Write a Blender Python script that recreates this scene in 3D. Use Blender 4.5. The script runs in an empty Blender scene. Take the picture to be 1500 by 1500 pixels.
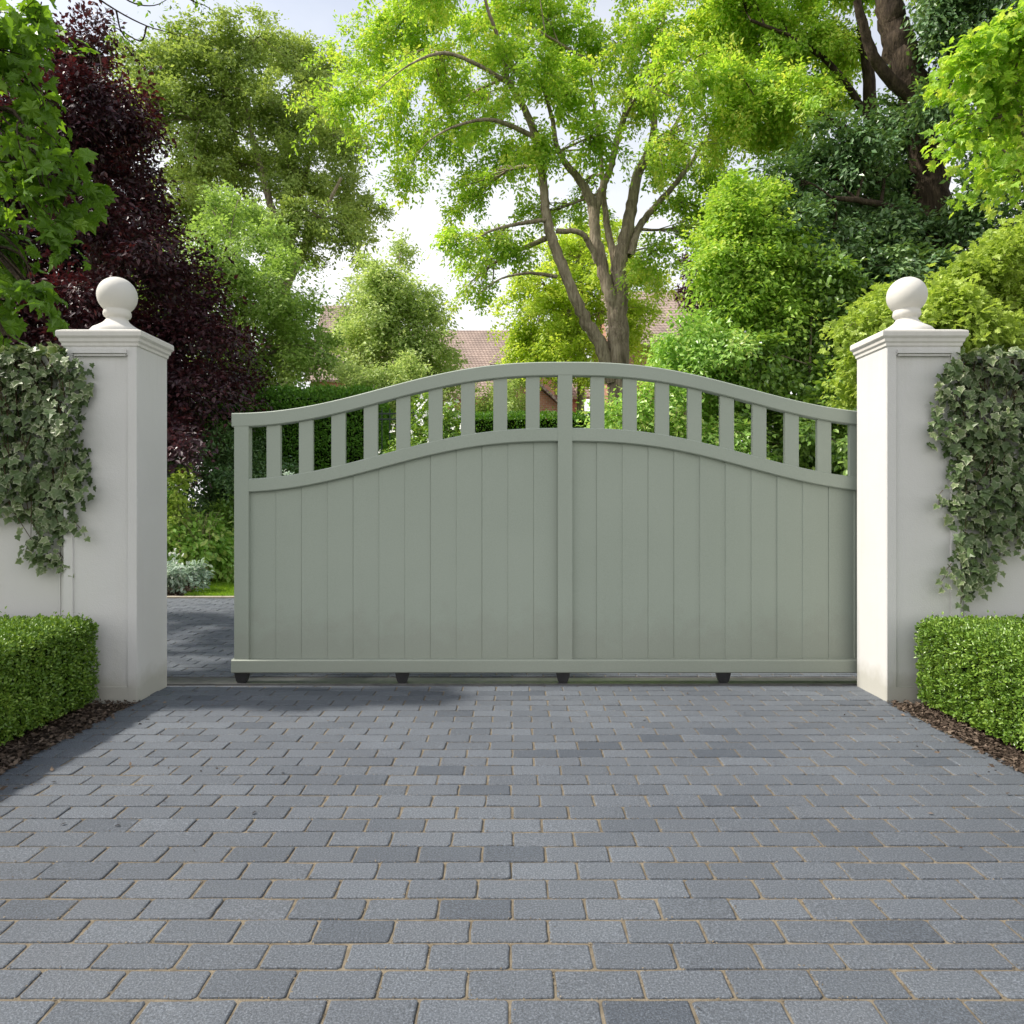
import bpy, bmesh, math, random
import numpy as np
from mathutils import Vector

random.seed(7)
scene = bpy.context.scene
COL = scene.collection
R = np.random.default_rng(11)

# ------------------------------------------------------------------ camera
F = 1080.0          # focal length in pixels of the 1500 px picture
EYE = 1.10
HOR = 742.0
cam_d = bpy.data.cameras.new("camera")
cam = bpy.data.objects.new("camera", cam_d)
COL.objects.link(cam)
cam.location = (0, 0, EYE)
cam.rotation_euler = (math.pi / 2, 0, 0)
cam_d.sensor_width = 36.0
cam_d.lens = F / 1500.0 * 36.0
cam_d.shift_y = -(750 - HOR) / 1500.0
cam_d.clip_start = 0.05
cam_d.clip_end = 2000
scene.camera = cam


def P(px, py, D):
    return ((px - 750.0) / F * D, D, EYE - (py - HOR) / F * D)


# ------------------------------------------------------------------ object helpers
def tag(o, label=None, cat=None, group=None, kind=None):
    if label: o["label"] = label
    if cat: o["category"] = cat
    if group: o["group"] = group
    if kind: o["kind"] = kind
    return o


def thing(name, label, cat, loc=(0, 0, 0), group=None):
    o = bpy.data.objects.new(name, None)
    o.empty_display_size = 0.2
    COL.objects.link(o)
    o.location = loc
    return tag(o, label, cat, group)


def link(name, me, mat, parent=None):
    o = bpy.data.objects.new(name, me)
    COL.objects.link(o)
    if mat is not None:
        me.materials.append(mat)
    if parent is not None:
        o.parent = parent
        pl = Vector(parent.location)
        p = parent.parent
        while p is not None:
            pl += Vector(p.location)
            p = p.parent
        o.location = -pl            # all geometry is written in world metres
    return o


def from_bm(name, bm, mat, parent=None, bevel=0.0, smooth=False, seg=2):
    if bevel > 0:
        ed = [e for e in bm.edges if len(e.link_faces) == 2 and e.calc_face_angle(0) > 0.5]
        bmesh.ops.bevel(bm, geom=ed, offset=bevel, segments=seg, profile=0.6, affect='EDGES')
    bmesh.ops.recalc_face_normals(bm, faces=bm.faces)
    me = bpy.data.meshes.new(name)
    bm.to_mesh(me)
    bm.free()
    if smooth:
        me.polygons.foreach_set("use_smooth", [True] * len(me.polygons))
    return link(name, me, mat, parent)


def box(bm, x0, x1, y0, y1, z0, z1):
    v = [bm.verts.new(c) for c in ((x0, y0, z0), (x1, y0, z0), (x1, y1, z0), (x0, y1, z0),
                                   (x0, y0, z1), (x1, y0, z1), (x1, y1, z1), (x0, y1, z1))]
    for f in ((0, 3, 2, 1), (4, 5, 6, 7), (0, 1, 5, 4), (1, 2, 6, 5), (2, 3, 7, 6), (3, 0, 4, 7)):
        bm.faces.new([v[i] for i in f])


def mesh_np(name, V, loops, starts, counts, mat, parent=None, smooth=False, val=None):
    me = bpy.data.meshes.new(name)
    V = np.ascontiguousarray(V, dtype=np.float32)
    me.vertices.add(len(V))
    me.vertices.foreach_set("co", V.ravel())
    me.loops.add(len(loops))
    me.loops.foreach_set("vertex_index", np.ascontiguousarray(loops, dtype=np.int32))
    me.polygons.add(len(starts))
    me.polygons.foreach_set("loop_start", np.ascontiguousarray(starts, dtype=np.int32))
    me.polygons.foreach_set("loop_total", np.ascontiguousarray(counts, dtype=np.int32))
    me.polygons.foreach_set("use_smooth", np.full(len(starts), bool(smooth)))
    me.update(calc_edges=True)
    if val is not None:
        a = me.attributes.new("v", 'FLOAT', 'FACE')
        a.data.foreach_set("value", np.ascontiguousarray(val, dtype=np.float32))
    return link(name, me, mat, parent)


def unit(a):
    return a / np.maximum(np.linalg.norm(a, axis=-1, keepdims=True), 1e-9)


# ------------------------------------------------------------------ materials
class NT:
    def __init__(self, name):
        self.m = bpy.data.materials.new(name)
        self.m.use_nodes = True
        self.t = self.m.node_tree
        self.t.nodes.clear()
        self.out = self.n("ShaderNodeOutputMaterial")

    def n(self, typ, **kw):
        nd = self.t.nodes.new(typ)
        for k, v in kw.items():
            setattr(nd, k, v)
        return nd

    def l(self, a, b):
        self.t.links.new(a, b)

    def coord(self, kind="Object", scale=None):
        c = self.n("ShaderNodeTexCoord")
        if scale is None:
            return c.outputs[kind]
        mp = self.n("ShaderNodeMapping")
        mp.inputs["Scale"].default_value = scale if not np.isscalar(scale) else (scale,) * 3
        self.l(c.outputs[kind], mp.inputs["Vector"])
        return mp.outputs["Vector"]

    def noise(self, vec, scale, detail=4, rough=0.55):
        nd = self.n("ShaderNodeTexNoise")
        nd.inputs["Scale"].default_value = scale
        nd.inputs["Detail"].default_value = detail
        nd.inputs["Roughness"].default_value = rough
        self.l(vec, nd.inputs["Vector"])
        return nd.outputs["Fac"]

    def ramp(self, fac, stops):
        r = self.n("ShaderNodeValToRGB")
        els = r.color_ramp.elements
        els[0].position, els[0].color = stops[0][0], (*stops[0][1], 1)
        els[1].position, els[1].color = stops[-1][0], (*stops[-1][1], 1)
        for p, c in stops[1:-1]:
            e = els.new(p)
            e.color = (*c, 1)
        self.l(fac, r.inputs["Fac"])
        return r.outputs["Color"]

    def mix(self, fac, a, b, blend='MIX'):
        m = self.n("ShaderNodeMix", data_type='RGBA', blend_type=blend)
        for sock, val in ((m.inputs[0], fac), (m.inputs[6], a), (m.inputs[7], b)):
            if hasattr(val, "is_output"):
                self.l(val, sock)
            elif isinstance(val, (int, float)):
                sock.default_value = val
            else:
                sock.default_value = (*val, 1)
        return m.outputs[2]

    def math(self, op, a, b=None, clamp=False):
        m = self.n("ShaderNodeMath", operation=op, use_clamp=clamp)
        for s, v in zip(m.inputs, (a, b)):
            if v is None: continue
            if hasattr(v, "is_output"): self.l(v, s)
            else: s.default_value = v
        return m.outputs[0]

    def bump(self, h, strength, dist, prev=None):
        b = self.n("ShaderNodeBump")
        b.inputs["Strength"].default_value = strength
        b.inputs["Distance"].default_value = dist
        self.l(h, b.inputs["Height"])
        if prev is not None:
            self.l(prev, b.inputs["Normal"])
        return b.outputs["Normal"]

    def attr(self, name="v"):
        a = self.n("ShaderNodeAttribute", attribute_name=name)
        return a.outputs["Fac"]

    def principled(self, color, rough=0.6, spec=0.5, normal=None, metal=0.0, to_out=True):
        p = self.n("ShaderNodeBsdfPrincipled")
        if hasattr(color, "is_output"): self.l(color, p.inputs["Base Color"])
        else: p.inputs["Base Color"].default_value = (*color, 1)
        if hasattr(rough, "is_output"): self.l(rough, p.inputs["Roughness"])
        else: p.inputs["Roughness"].default_value = rough
        p.inputs["Specular IOR Level"].default_value = spec
        p.inputs["Metallic"].default_value = metal
        if normal is not None: self.l(normal, p.inputs["Normal"])
        if to_out: self.l(p.outputs[0], self.out.inputs["Surface"])
        return p


def leaf_mat(name, stops, trans=0.4, tint=(1.25, 1.15, 0.45), rough=0.45, spec=0.4, clump=0.6, gain=1.5, rimcol=None):
    t = NT(name)
    stops = [(p, tuple(min(0.75, x * gain) for x in c)) for p, c in stops]
    v = t.attr("v")
    nz = t.noise(t.coord("Object"), clump, 2)
    f = t.math('ADD', t.math('MULTIPLY', v, 0.62), t.math('MULTIPLY', nz, 0.55))
    f = t.math('SUBTRACT', f, 0.085, clamp=True)
    col = t.ramp(f, stops)
    if rimcol is not None:       # variegated leaves: a pale margin of uneven width
        e = t.math('ADD', t.attr("rim"), t.math('MULTIPLY', t.math('SUBTRACT', t.noise(t.coord("Object"), 55, 2), 0.5), 1.1))
        msk = t.ramp(e, [(0.74, (0, 0, 0)), (0.92, (1, 1, 1))])
        col = t.mix(t.math('MULTIPLY', msk, t.ramp(v, [(0.2, (0.0, 0.0, 0.0)), (0.75, (0.85, 0.85, 0.85))])), col, rimcol)
    p = t.principled(col, rough, spec, to_out=False)
    tr = t.n("ShaderNodeBsdfTranslucent")
    t.l(t.mix(1.0, col, tint, 'MULTIPLY'), tr.inputs["Color"])
    ms = t.n("ShaderNodeMixShader")
    ms.inputs[0].default_value = trans
    t.l(p.outputs[0], ms.inputs[1])
    t.l(tr.outputs[0], ms.inputs[2])
    t.l(ms.outputs[0], t.out.inputs["Surface"])
    return t.m


def stucco_mat(name, col=(0.615, 0.610, 0.595), fine=160, bump=0.35):
    t = NT(name)
    c = t.coord("Object")
    big = t.noise(c, 2.2, 5)
    base = t.ramp(big, [(0.3, tuple(x * 0.95 for x in col)), (0.7, col)])
    sep = t.n("ShaderNodeSeparateXYZ")
    t.l(c, sep.inputs[0])
    zz = t.math('ADD', sep.outputs[2], t.math('MULTIPLY', t.noise(c, 9, 5), -0.16))
    splash = t.ramp(zz, [(0.0, (1, 1, 1)), (0.10, (0, 0, 0))])
    streak = t.noise(t.coord("Object", (14, 14, 0.9)), 1.0, 4)
    st = t.ramp(streak, [(0.56, (0, 0, 0)), (0.75, (1, 1, 1))])
    base = t.mix(t.math('MULTIPLY', splash, 0.5), base, (0.30, 0.29, 0.22))
    zt = t.math('ADD', sep.outputs[2], t.math('MULTIPLY', t.noise(t.coord("Object", (22, 22, 0.5)), 1.0, 4), 0.9))
    run = t.ramp(t.math('SUBTRACT', zt, 1.75), [(0.56, (0, 0, 0)), (0.85, (1, 1, 1))])
    base = t.mix(t.math('MULTIPLY', run, 0.22), base, (0.42, 0.41, 0.36))
    base = t.mix(t.math('MULTIPLY', st, 0.20), base, (0.55, 0.53, 0.47))
    n1 = t.bump(t.noise(c, fine, 3, 0.6), bump, 0.004)
    n2 = t.bump(t.noise(c, 18, 3), 0.12, 0.01, n1)
    t.principled(base, 0.75, 0.25, n2)
    return t.m


M = {}
M["stucco"] = stucco_mat("cream_stucco")
M["stone"] = stucco_mat("smooth_cast_stone", (0.655, 0.638, 0.60), 60, 0.10)


def paint_mat():
    t = NT("sage_powder_coat")
    c = t.coord("Object")
    col = t.ramp(t.noise(c, 1.4, 3), [(0.3, (0.296, 0.338, 0.280)), (0.7, (0.318, 0.360, 0.300))])
    col = t.mix(t.math('MULTIPLY', t.ramp(t.noise(c, 170, 3, 0.7), [(0.38, (0, 0, 0)), (0.66, (1, 1, 1))]), 0.22), col, (0.45, 0.48, 0.42))
    col = t.mix(t.math('MULTIPLY', t.ramp(t.noise(t.coord("Object", (9, 9, 0.6)), 1, 4), [(0.55, (0, 0, 0)), (0.8, (1, 1, 1))]), 0.06), col, (0.2, 0.2, 0.17))
    sep = t.n("ShaderNodeSeparateXYZ")
    t.l(c, sep.inputs[0])
    zz = t.math('ADD', sep.outputs[2], t.math('MULTIPLY', t.noise(c, 11, 5), -0.5))
    dust = t.ramp(zz, [(0.0, (1, 1, 1)), (0.22, (0, 0, 0))])
    col = t.mix(t.math('MULTIPLY', dust, 0.22), col, (0.22, 0.20, 0.165))
    rgh = t.ramp(t.noise(c, 3.5, 4), [(0.3, (0.40, 0.40, 0.40)), (0.7, (0.58, 0.58, 0.58))])
    t.principled(col, rgh, 0.4, t.bump(t.noise(c, 170, 3), 0.16, 0.003))
    return t.m


M["gate"] = paint_mat()


def simple(name, a, b, scale, rough, spec=0.4, bump=0.2, dist=0.003, metal=0.0, bscale=None, detail=5):
    t = NT(name)
    c = t.coord("Object")
    n = t.noise(c, scale, detail)
    col = t.ramp(n, [(0.3, a), (0.7, b)])
    t.principled(col, rough, spec, t.bump(t.noise(c, bscale or scale * 2, 4), bump, dist), metal)
    return t.m


M["black"] = simple("black_nylon", (0.012, 0.012, 0.013), (0.022, 0.022, 0.023), 30, 0.42)
M["steel"] = simple("galvanised_steel", (0.12, 0.122, 0.125), (0.19, 0.19, 0.19), 14, 0.42, 0.5, 0.1, 0.001, 0.7)  # toned darker, standing in for shade under the gate
M["concrete"] = simple("concrete_strip", (0.060, 0.060, 0.060), (0.10, 0.098, 0.094), 12, 0.9, 0.2, 0.4, 0.004, bscale=90)  # colour darkened to carry the shade below the gate
M["kerb"] = simple("pale_kerb_stone", (0.30, 0.27, 0.22), (0.42, 0.38, 0.31), 10, 0.85, 0.2, 0.3, 0.004, bscale=60)
M["sand"] = simple("jointing_sand", (0.12, 0.100, 0.072), (0.235, 0.20, 0.145), 26, 0.95, 0.1, 0.8, 0.004, bscale=240)
M["soil"] = simple("bark_mulch_soil", (0.022, 0.016, 0.012), (0.085, 0.062, 0.046), 40, 0.95, 0.1, 1.0, 0.02, bscale=70)
M["lawn_base"] = simple("lawn_turf", (0.045, 0.10, 0.012), (0.085, 0.17, 0.02), 6, 0.9, 0.1, 0.8, 0.02, bscale=120)
M["ground"] = simple("rough_ground", (0.035, 0.055, 0.014), (0.07, 0.095, 0.028), 0.8, 0.95, 0.1, 0.6, 0.03, bscale=30)
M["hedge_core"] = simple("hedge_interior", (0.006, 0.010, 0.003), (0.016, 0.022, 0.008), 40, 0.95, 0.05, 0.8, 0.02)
M["iron"] = simple("dark_green_iron", (0.012, 0.025, 0.018), (0.02, 0.038, 0.028), 20, 0.5)


def bark_mat(name, a, b, sc=7):
    t = NT(name)
    c = t.coord("Object", (sc, sc, sc * 0.22))
    n = t.noise(c, 1.0, 6, 0.65)
    f = t.noise(t.coord("Object", (sc * 4, sc * 4, sc * 0.9)), 1.0, 5, 0.6)
    col = t.ramp(t.math('ADD', t.math('MULTIPLY', n, 0.6), t.math('MULTIPLY', f, 0.4)),
                 [(0.34, tuple(x * 0.35 for x in a)), (0.48, a), (0.66, b)])
    t.principled(col, 0.9, 0.15, t.bump(f, 0.9, 0.03, t.bump(n, 0.8, 0.05)))
    return t.m


M["bark"] = bark_mat("grey_brown_bark", (0.25, 0.205, 0.15), (0.46, 0.395, 0.30))
M["bark_dark"] = bark_mat("dark_bark", (0.045, 0.033, 0.023), (0.11, 0.082, 0.055))
M["twig"] = bark_mat("ivy_stem_bark", (0.10, 0.07, 0.04), (0.2, 0.14, 0.09), 40)


def paver_mat():
    t = NT("blue_grey_paver")
    v = t.attr("v")
    c = t.coord("Object")
    col = t.ramp(v, [(0.0, (0.068, 0.080, 0.098)), (0.25, (0.092, 0.105, 0.123)), (0.6, (0.108, 0.122, 0.141)),
                     (0.90, (0.122, 0.138, 0.159)), (0.94, (0.106, 0.120, 0.139)), (1.0, (0.116, 0.129, 0.147))])
    sp = t.noise(c, 190, 4, 0.75)
    col = t.mix(0.75, col, t.ramp(sp, [(0.30, (0.25, 0.25, 0.25)), (0.5, (0.92, 0.92, 0.92)), (0.68, (2.2, 2.2, 2.2))]), 'MULTIPLY')
    vo = t.n("ShaderNodeTexVoronoi")
    vo.inputs["Scale"].default_value = 210
    t.l(c, vo.inputs["Vector"])
    fl = t.ramp(vo.outputs["Distance"], [(0.10, (1, 1, 1)), (0.22, (0, 0, 0))])
    rr = t.ramp(vo.outputs["Color"], [(0.62, (0, 0, 0)), (0.75, (1, 1, 1))])
    col = t.mix(t.math('MULTIPLY', t.math('MULTIPLY', fl, rr), 0.5), col, (0.42, 0.43, 0.44))
    dust = t.ramp(t.noise(c, 1.7, 5), [(0.46, (0, 0, 0)), (0.72, (1, 1, 1))])
    dust2 = t.ramp(t.noise(c, 34, 5), [(0.45, (0, 0, 0)), (0.8, (1, 1, 1))])
    col = t.mix(t.math('MULTIPLY', t.math('MULTIPLY', dust, dust2), 0.12), col, (0.20, 0.190, 0.165))
    damp = t.ramp(t.noise(c, 0.7, 3), [(0.35, (0.86, 0.86, 0.87)), (0.65, (1.07, 1.07, 1.06))])
    col = t.mix(1.0, col, damp, 'MULTIPLY')
    n1 = t.bump(sp, 0.8, 0.005)
    n2 = t.bump(t.noise(c, 25, 4), 0.12, 0.004, n1)
    t.principled(col, 0.68, 0.4, n2)
    return t.m


M["paver"] = paver_mat()


def brick_mat(name, c1, c2, mortar, bw, rh, swap=True):
    t = NT(name)
    s = t.n("ShaderNodeSeparateXYZ")
    t.l(t.coord("Object"), s.inputs[0])
    cb = t.n("ShaderNodeCombineXYZ")
    t.l(t.math('ADD', s.outputs[0], s.outputs[1]), cb.inputs[0])
    t.l(s.outputs[2], cb.inputs[1])
    b = t.n("ShaderNodeTexBrick")
    t.l(cb.outputs[0], b.inputs["Vector"])
    b.inputs["Color1"].default_value = (*c1, 1)
    b.inputs["Color2"].default_value = (*c2, 1)
    b.inputs["Mortar"].default_value = (*mortar, 1)
    b.inputs["Scale"].default_value = 1
    b.inputs["Mortar Size"].default_value = rh * 0.12
    b.inputs["Brick Width"].default_value = bw
    b.inputs["Row Height"].default_value = rh
    nz = t.ramp(t.noise(t.coord("Object"), 1.1, 5), [(0.3, (0.8, 0.8, 0.8)), (0.7, (1.15, 1.12, 1.1))])
    col = t.mix(1.0, b.outputs["Color"], nz, 'MULTIPLY')
    t.principled(col, 0.85, 0.2, t.bump(b.outputs["Fac"], -0.6, 0.02))
    return t.m


M["brick"] = brick_mat("red_brick", (0.48, 0.22, 0.13), (0.38, 0.16, 0.095), (0.42, 0.36, 0.30), 0.22, 0.075)
M["tile"] = brick_mat("clay_roof_tile", (0.42, 0.335, 0.29), (0.35, 0.275, 0.24), (0.17, 0.13, 0.11), 0.18, 0.16)
M["white_paint"] = simple("white_gloss_paint", (0.72, 0.72, 0.70), (0.8, 0.8, 0.78), 5, 0.4)
M["glass"] = simple("window_glass", (0.10, 0.15, 0.19), (0.16, 0.22, 0.26), 0.7, 0.06, 0.8, 0.02)
M["petal"] = simple("white_petal", (0.72, 0.74, 0.68), (0.85, 0.85, 0.8), 20, 0.6)
M["straw"] = simple("dry_straw", (0.30, 0.24, 0.14), (0.45, 0.37, 0.23), 20, 0.8)

LEAF = {
    "box": leaf_mat("box_leaf", [(0.0, (0.036, 0.080, 0.010)), (0.5, (0.092, 0.172, 0.020)), (1.0, (0.230, 0.330, 0.055))], 0.20, rough=0.36, spec=0.5, clump=5),
    "ivy": leaf_mat("ivy_leaf", [(0.0, (0.026, 0.050, 0.016)), (0.45, (0.080, 0.128, 0.042)), (0.86, (0.190, 0.240, 0.105)), (1.0, (0.30, 0.25, 0.06))], 0.2, tint=(1.1, 1.15, 0.6), rough=0.46, spec=0.42, clump=9, gain=1.15, rimcol=(0.42, 0.44, 0.30)),
    "maple": leaf_mat("maple_leaf", [(0.0, (0.060, 0.125, 0.014)), (0.5, (0.110, 0.215, 0.022)), (1.0, (0.200, 0.330, 0.035))], 0.5, tint=(1.2, 1.15, 0.5), rough=0.42, clump=1.5, gain=1.3),
    "copper": leaf_mat("copper_beech_leaf", [(0.0, (0.016, 0.009, 0.013)), (0.5, (0.032, 0.013, 0.018)), (0.85, (0.065, 0.018, 0.020)), (1.0, (0.11, 0.03, 0.025))], 0.22, tint=(1.5, 0.6, 0.5), rough=0.42, spec=0.5, gain=1.7),
    "oak": leaf_mat("oak_leaf", [(0.0, (0.100, 0.145, 0.036)), (0.5, (0.165, 0.225, 0.058)), (1.0, (0.260, 0.310, 0.090))], 0.45, tint=(1.15, 1.1, 0.7), gain=2.0),
    "fresh": leaf_mat("fresh_green_leaf", [(0.0, (0.110, 0.175, 0.040)), (0.5, (0.175, 0.258, 0.064)), (1.0, (0.28, 0.36, 0.11))], 0.45, tint=(1.1, 1.12, 0.7), gain=1.85),
    "hazel": leaf_mat("hazel_leaf", [(0.0, (0.075, 0.140, 0.020)), (0.5, (0.175, 0.280, 0.042)), (1.0, (0.31, 0.42, 0.080))], 0.45, tint=(1.2, 1.12, 0.6), gain=2.2),
    "lush": leaf_mat("lush_green_leaf", [(0.0, (0.085, 0.165, 0.030)), (0.5, (0.175, 0.285, 0.060)), (1.0, (0.34, 0.44, 0.130))], 0.42, tint=(1.15, 1.12, 0.7), rough=0.36, spec=0.6, gain=2.2),
    "pale": leaf_mat("pale_green_leaf", [(0.0, (0.170, 0.230, 0.075)), (0.5, (0.260, 0.330, 0.115)), (1.0, (0.37, 0.43, 0.17))], 0.45, tint=(1.1, 1.1, 0.8), gain=1.9),
    "plane": leaf_mat("lime_leaf", [(0.0, (0.070, 0.140, 0.014)), (0.5, (0.182, 0.285, 0.038)), (1.0, (0.36, 0.45, 0.080))], 0.50, tint=(1.25, 1.15, 0.6), gain=2.35),
    "yellow": leaf_mat("yellow_green_leaf", [(0.0, (0.185, 0.275, 0.030)), (0.5, (0.310, 0.410, 0.055)), (1.0, (0.43, 0.52, 0.10))], 0.55, tint=(1.18, 1.12, 0.7), gain=1.7),
    "golden": leaf_mat("golden_leaf", [(0.0, (0.165, 0.245, 0.034)), (0.5, (0.280, 0.370, 0.066)), (1.0, (0.42, 0.50, 0.13))], 0.45, tint=(1.15, 1.12, 0.7), gain=1.45),
    "dark": leaf_mat("dark_evergreen_leaf", [(0.0, (0.018, 0.042, 0.014)), (0.5, (0.040, 0.078, 0.026)), (1.0, (0.095, 0.140, 0.055))], 0.24, rough=0.36, spec=0.65, gain=2.9),
    "laurel": leaf_mat("laurel_leaf", [(0.0, (0.050, 0.105, 0.020)), (0.5, (0.110, 0.195, 0.036)), (1.0, (0.25, 0.35, 0.080))], 0.36, rough=0.32, spec=0.7, gain=1.8),
    "hedge": leaf_mat("clipped_hedge_leaf", [(0.0, (0.040, 0.110, 0.014)), (0.5, (0.075, 0.180, 0.022)), (1.0, (0.15, 0.29, 0.04))], 0.38, rough=0.42),
    "silver": leaf_mat("silver_leaf", [(0.0, (0.15, 0.23, 0.15)), (0.5, (0.30, 0.38, 0.30)), (1.0, (0.58, 0.62, 0.56))], 0.3, tint=(1, 1, 0.9), gain=1.5),
    "grass": leaf_mat("grass_blade", [(0.0, (0.080, 0.160, 0.012)), (0.5, (0.135, 0.235, 0.020)), (1.0, (0.21, 0.32, 0.035))], 0.45, clump=2, gain=1.8),
    "litter": leaf_mat("mulch_chip", [(0.0, (0.030, 0.022, 0.017)), (0.5, (0.092, 0.068, 0.052)), (1.0, (0.24, 0.185, 0.14))], 0.05, tint=(1, 1, 1), rough=0.9, spec=0.1, clump=8, gain=1.0),
}

# ------------------------------------------------------------------ leaf templates
RHOMB = (np.array([[0, 0, 0], [.42, .27, .07], [1, 0, -.06], [.42, -.27, .07]]), np.array([[0, 2, 1], [0, 3, 2]]))
OVAL = (np.array([[0, 0, 0], [.28, .24, .06], [.68, .24, .05], [1, 0, -.08], [.68, -.24, .05], [.28, -.24, .06], [.5, 0, -.01]]),
        np.array([[0, 6, 1], [1, 6, 2], [2, 6, 3], [3, 6, 4], [4, 6, 5], [5, 6, 0]]))


def fan(outline, c=(.38, 0, -.02)):
    v = np.array([c] + outline)
    n = len(outline)
    return v, np.array([[0, 1 + i, 1 + (i + 1) % n] for i in range(n)])


_h = [(0, 0, 0), (.05, .20, .05), (-.06, .38, .02), (.20, .36, .09), (.36, .56, -.02), (.50, .36, .08), (.70, .40, -.02), (.68, .20, .05), (1.02, 0, -.22)]
MAPLE = fan(_h + [(x, -y, z) for x, y, z in reversed(_h[1:-1])])
_i = [(0, 0, 0), (-.10, .26, .02), (.02, .44, .03), (.22, .34, .06), (.42, .50, .02), (.58, .26, .06), (1.0, 0, -.08)]
IVY = fan(_i + [(x, -y, z) for x, y, z in reversed(_i[1:-1])])


def leaves(name, Pn, U, N, S, tmpl, mat, parent=None, val=None, rim=False):
    tv, tf = tmpl
    U = unit(U)
    N = unit(N - (N * U).sum(-1, keepdims=True) * U)
    W = np.cross(N, U)
    n, k = len(Pn), len(tv)
    S3 = S[:, None, None]
    V = Pn[:, None, :] + S3 * (tv[None, :, 0:1] * U[:, None] + tv[None, :, 1:2] * W[:, None] + tv[None, :, 2:3] * N[:, None])
    L = (tf[None] + (np.arange(n) * k)[:, None, None]).reshape(-1)
    nf = n * len(tf)
    if val is None:
        val = R.random(n)
    o = mesh_np(name, V.reshape(-1, 3), L, np.arange(nf) * 3, np.full(nf, 3), mat, parent, val=np.repeat(val, len(tf)))
    if rim:
        a = o.data.attributes.new("rim", 'FLOAT', 'POINT')
        e = np.ones(k); e[0] = 0.0
        a.data.foreach_set("value", np.tile(e, n).astype(np.float32))
    return o


# ------------------------------------------------------------------ tubes (trunks, limbs, twigs)
class Tubes:
    def __init__(self):
        self.V, self.Q, self.n = [], [], 0

    def add(self, pts, rad, sides=8, wob=0.0):
        pts = np.asarray(pts, float)
        rad = np.asarray(rad, float)
        d = np.gradient(pts, axis=0)
        d = unit(d)
        ref = np.array([0.0, 1.0, 0.0]) if abs(d[:, 1]).mean() < 0.8 else np.array([1.0, 0, 0])
        a = unit(np.cross(d, ref))
        b = np.cross(d, a)
        th = np.arange(sides) / sides * 2 * math.pi
        rr = rad[:, None] * (1 + wob * (R.random((len(pts), sides)) - 0.5))
        ring = pts[:, None] + rr[..., None] * (np.cos(th)[None, :, None] * a[:, None] + np.sin(th)[None, :, None] * b[:, None])
        self.V.append(ring.reshape(-1, 3))
        m = len(pts)
        i = np.arange(m - 1)[:, None] * sides
        j = np.arange(sides)[None]
        j2 = (j + 1) % sides
        q = np.stack([i + j, i + j2, i + sides + j2, i + sides + j], -1).reshape(-1, 4) + self.n
        self.Q.append(q)
        self.n += m * sides

    def build(self, name, mat, parent=None):
        Q = np.concatenate(self.Q)
        return mesh_np(name, np.concatenate(self.V), Q.reshape(-1), np.arange(len(Q)) * 4, np.full(len(Q), 4), mat, parent, smooth=True)


def spline(pts, n):
    """Catmull-Rom through pts (any dimension)."""
    p = np.asarray(pts, float)
    p = np.vstack([2 * p[0] - p[1], p, 2 * p[-1] - p[-2]])
    out = []
    m = len(p) - 3
    per = max(2, n // m)
    for i in range(m):
        t = np.linspace(0, 1, per, endpoint=(i == m - 1))[:, None]
        a, b, c, d = p[i], p[i + 1], p[i + 2], p[i + 3]
        out.append(0.5 * (2 * b + (c - a) * t + (2 * a - 5 * b + 4 * c - d) * t ** 2 + (3 * b - a - 3 * c + d) * t ** 3))
    return np.vstack(out)


# ------------------------------------------------------------------ trees and shrubs
def crown_leaves(p, tan, out0, total_per, size, L, flat=0.75, up=0.55, droop=0.25, nrand=0.42):
    """p (n,3) spray roots on the twigs, tan twig directions, out0 outward directions: little sprays of leaves."""
    per = total_per
    ns = len(p)
    out = unit(tan * 0.75 + out0 * 0.35 + R.normal(size=(ns, 3)) * 0.5 + np.array([0, 0, -droop * 0.4]))
    side = unit(np.cross(out, unit(R.normal(size=(ns, 3)) * 0.4 + [0, 0, 1])))
    nrm = unit(np.cross(side, out))
    nrm *= np.sign(nrm[:, 2:3] + 1e-6)
    t = (np.arange(per) + 0.5) / per
    sgn = np.where(np.arange(per) % 2 == 0, 1.0, -1.0)
    Ls = L * (0.5 + 1.0 * R.random(ns))
    pos = p[:, None] + out[:, None] * (t[None, :, None] - 0.25) * Ls[:, None, None]
    pos = pos + side[:, None] * (sgn * (1.1 - t) * 0.26)[None, :, None] * Ls[:, None, None]
    pos = pos + np.array([0, 0, -1.0]) * (t ** 2 * droop)[None, :, None] * Ls[:, None, None]
    pos = pos + R.normal(size=pos.shape) * (0.17 * L)
    ax = out[:, None] * 0.6 + side[:, None] * sgn[None, :, None] * 0.8 + R.normal(size=pos.shape) * 0.4 + np.array([0, 0, -droop * 0.8])
    nn = nrm[:, None] * flat + np.array([0, 0, up]) + out0[:, None] * 0.45 + R.normal(size=pos.shape) * nrand
    sz = size * (0.5 + 0.9 * R.random(pos.shape[:2]))
    val = np.clip(0.48 + R.normal(size=(ns, 1)) * 0.22 + R.normal(size=pos.shape[:2]) * 0.22, 0, 1)
    return pos.reshape(-1, 3), ax.reshape(-1, 3), nn.reshape(-1, 3), sz.reshape(-1), val.reshape(-1)


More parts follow.
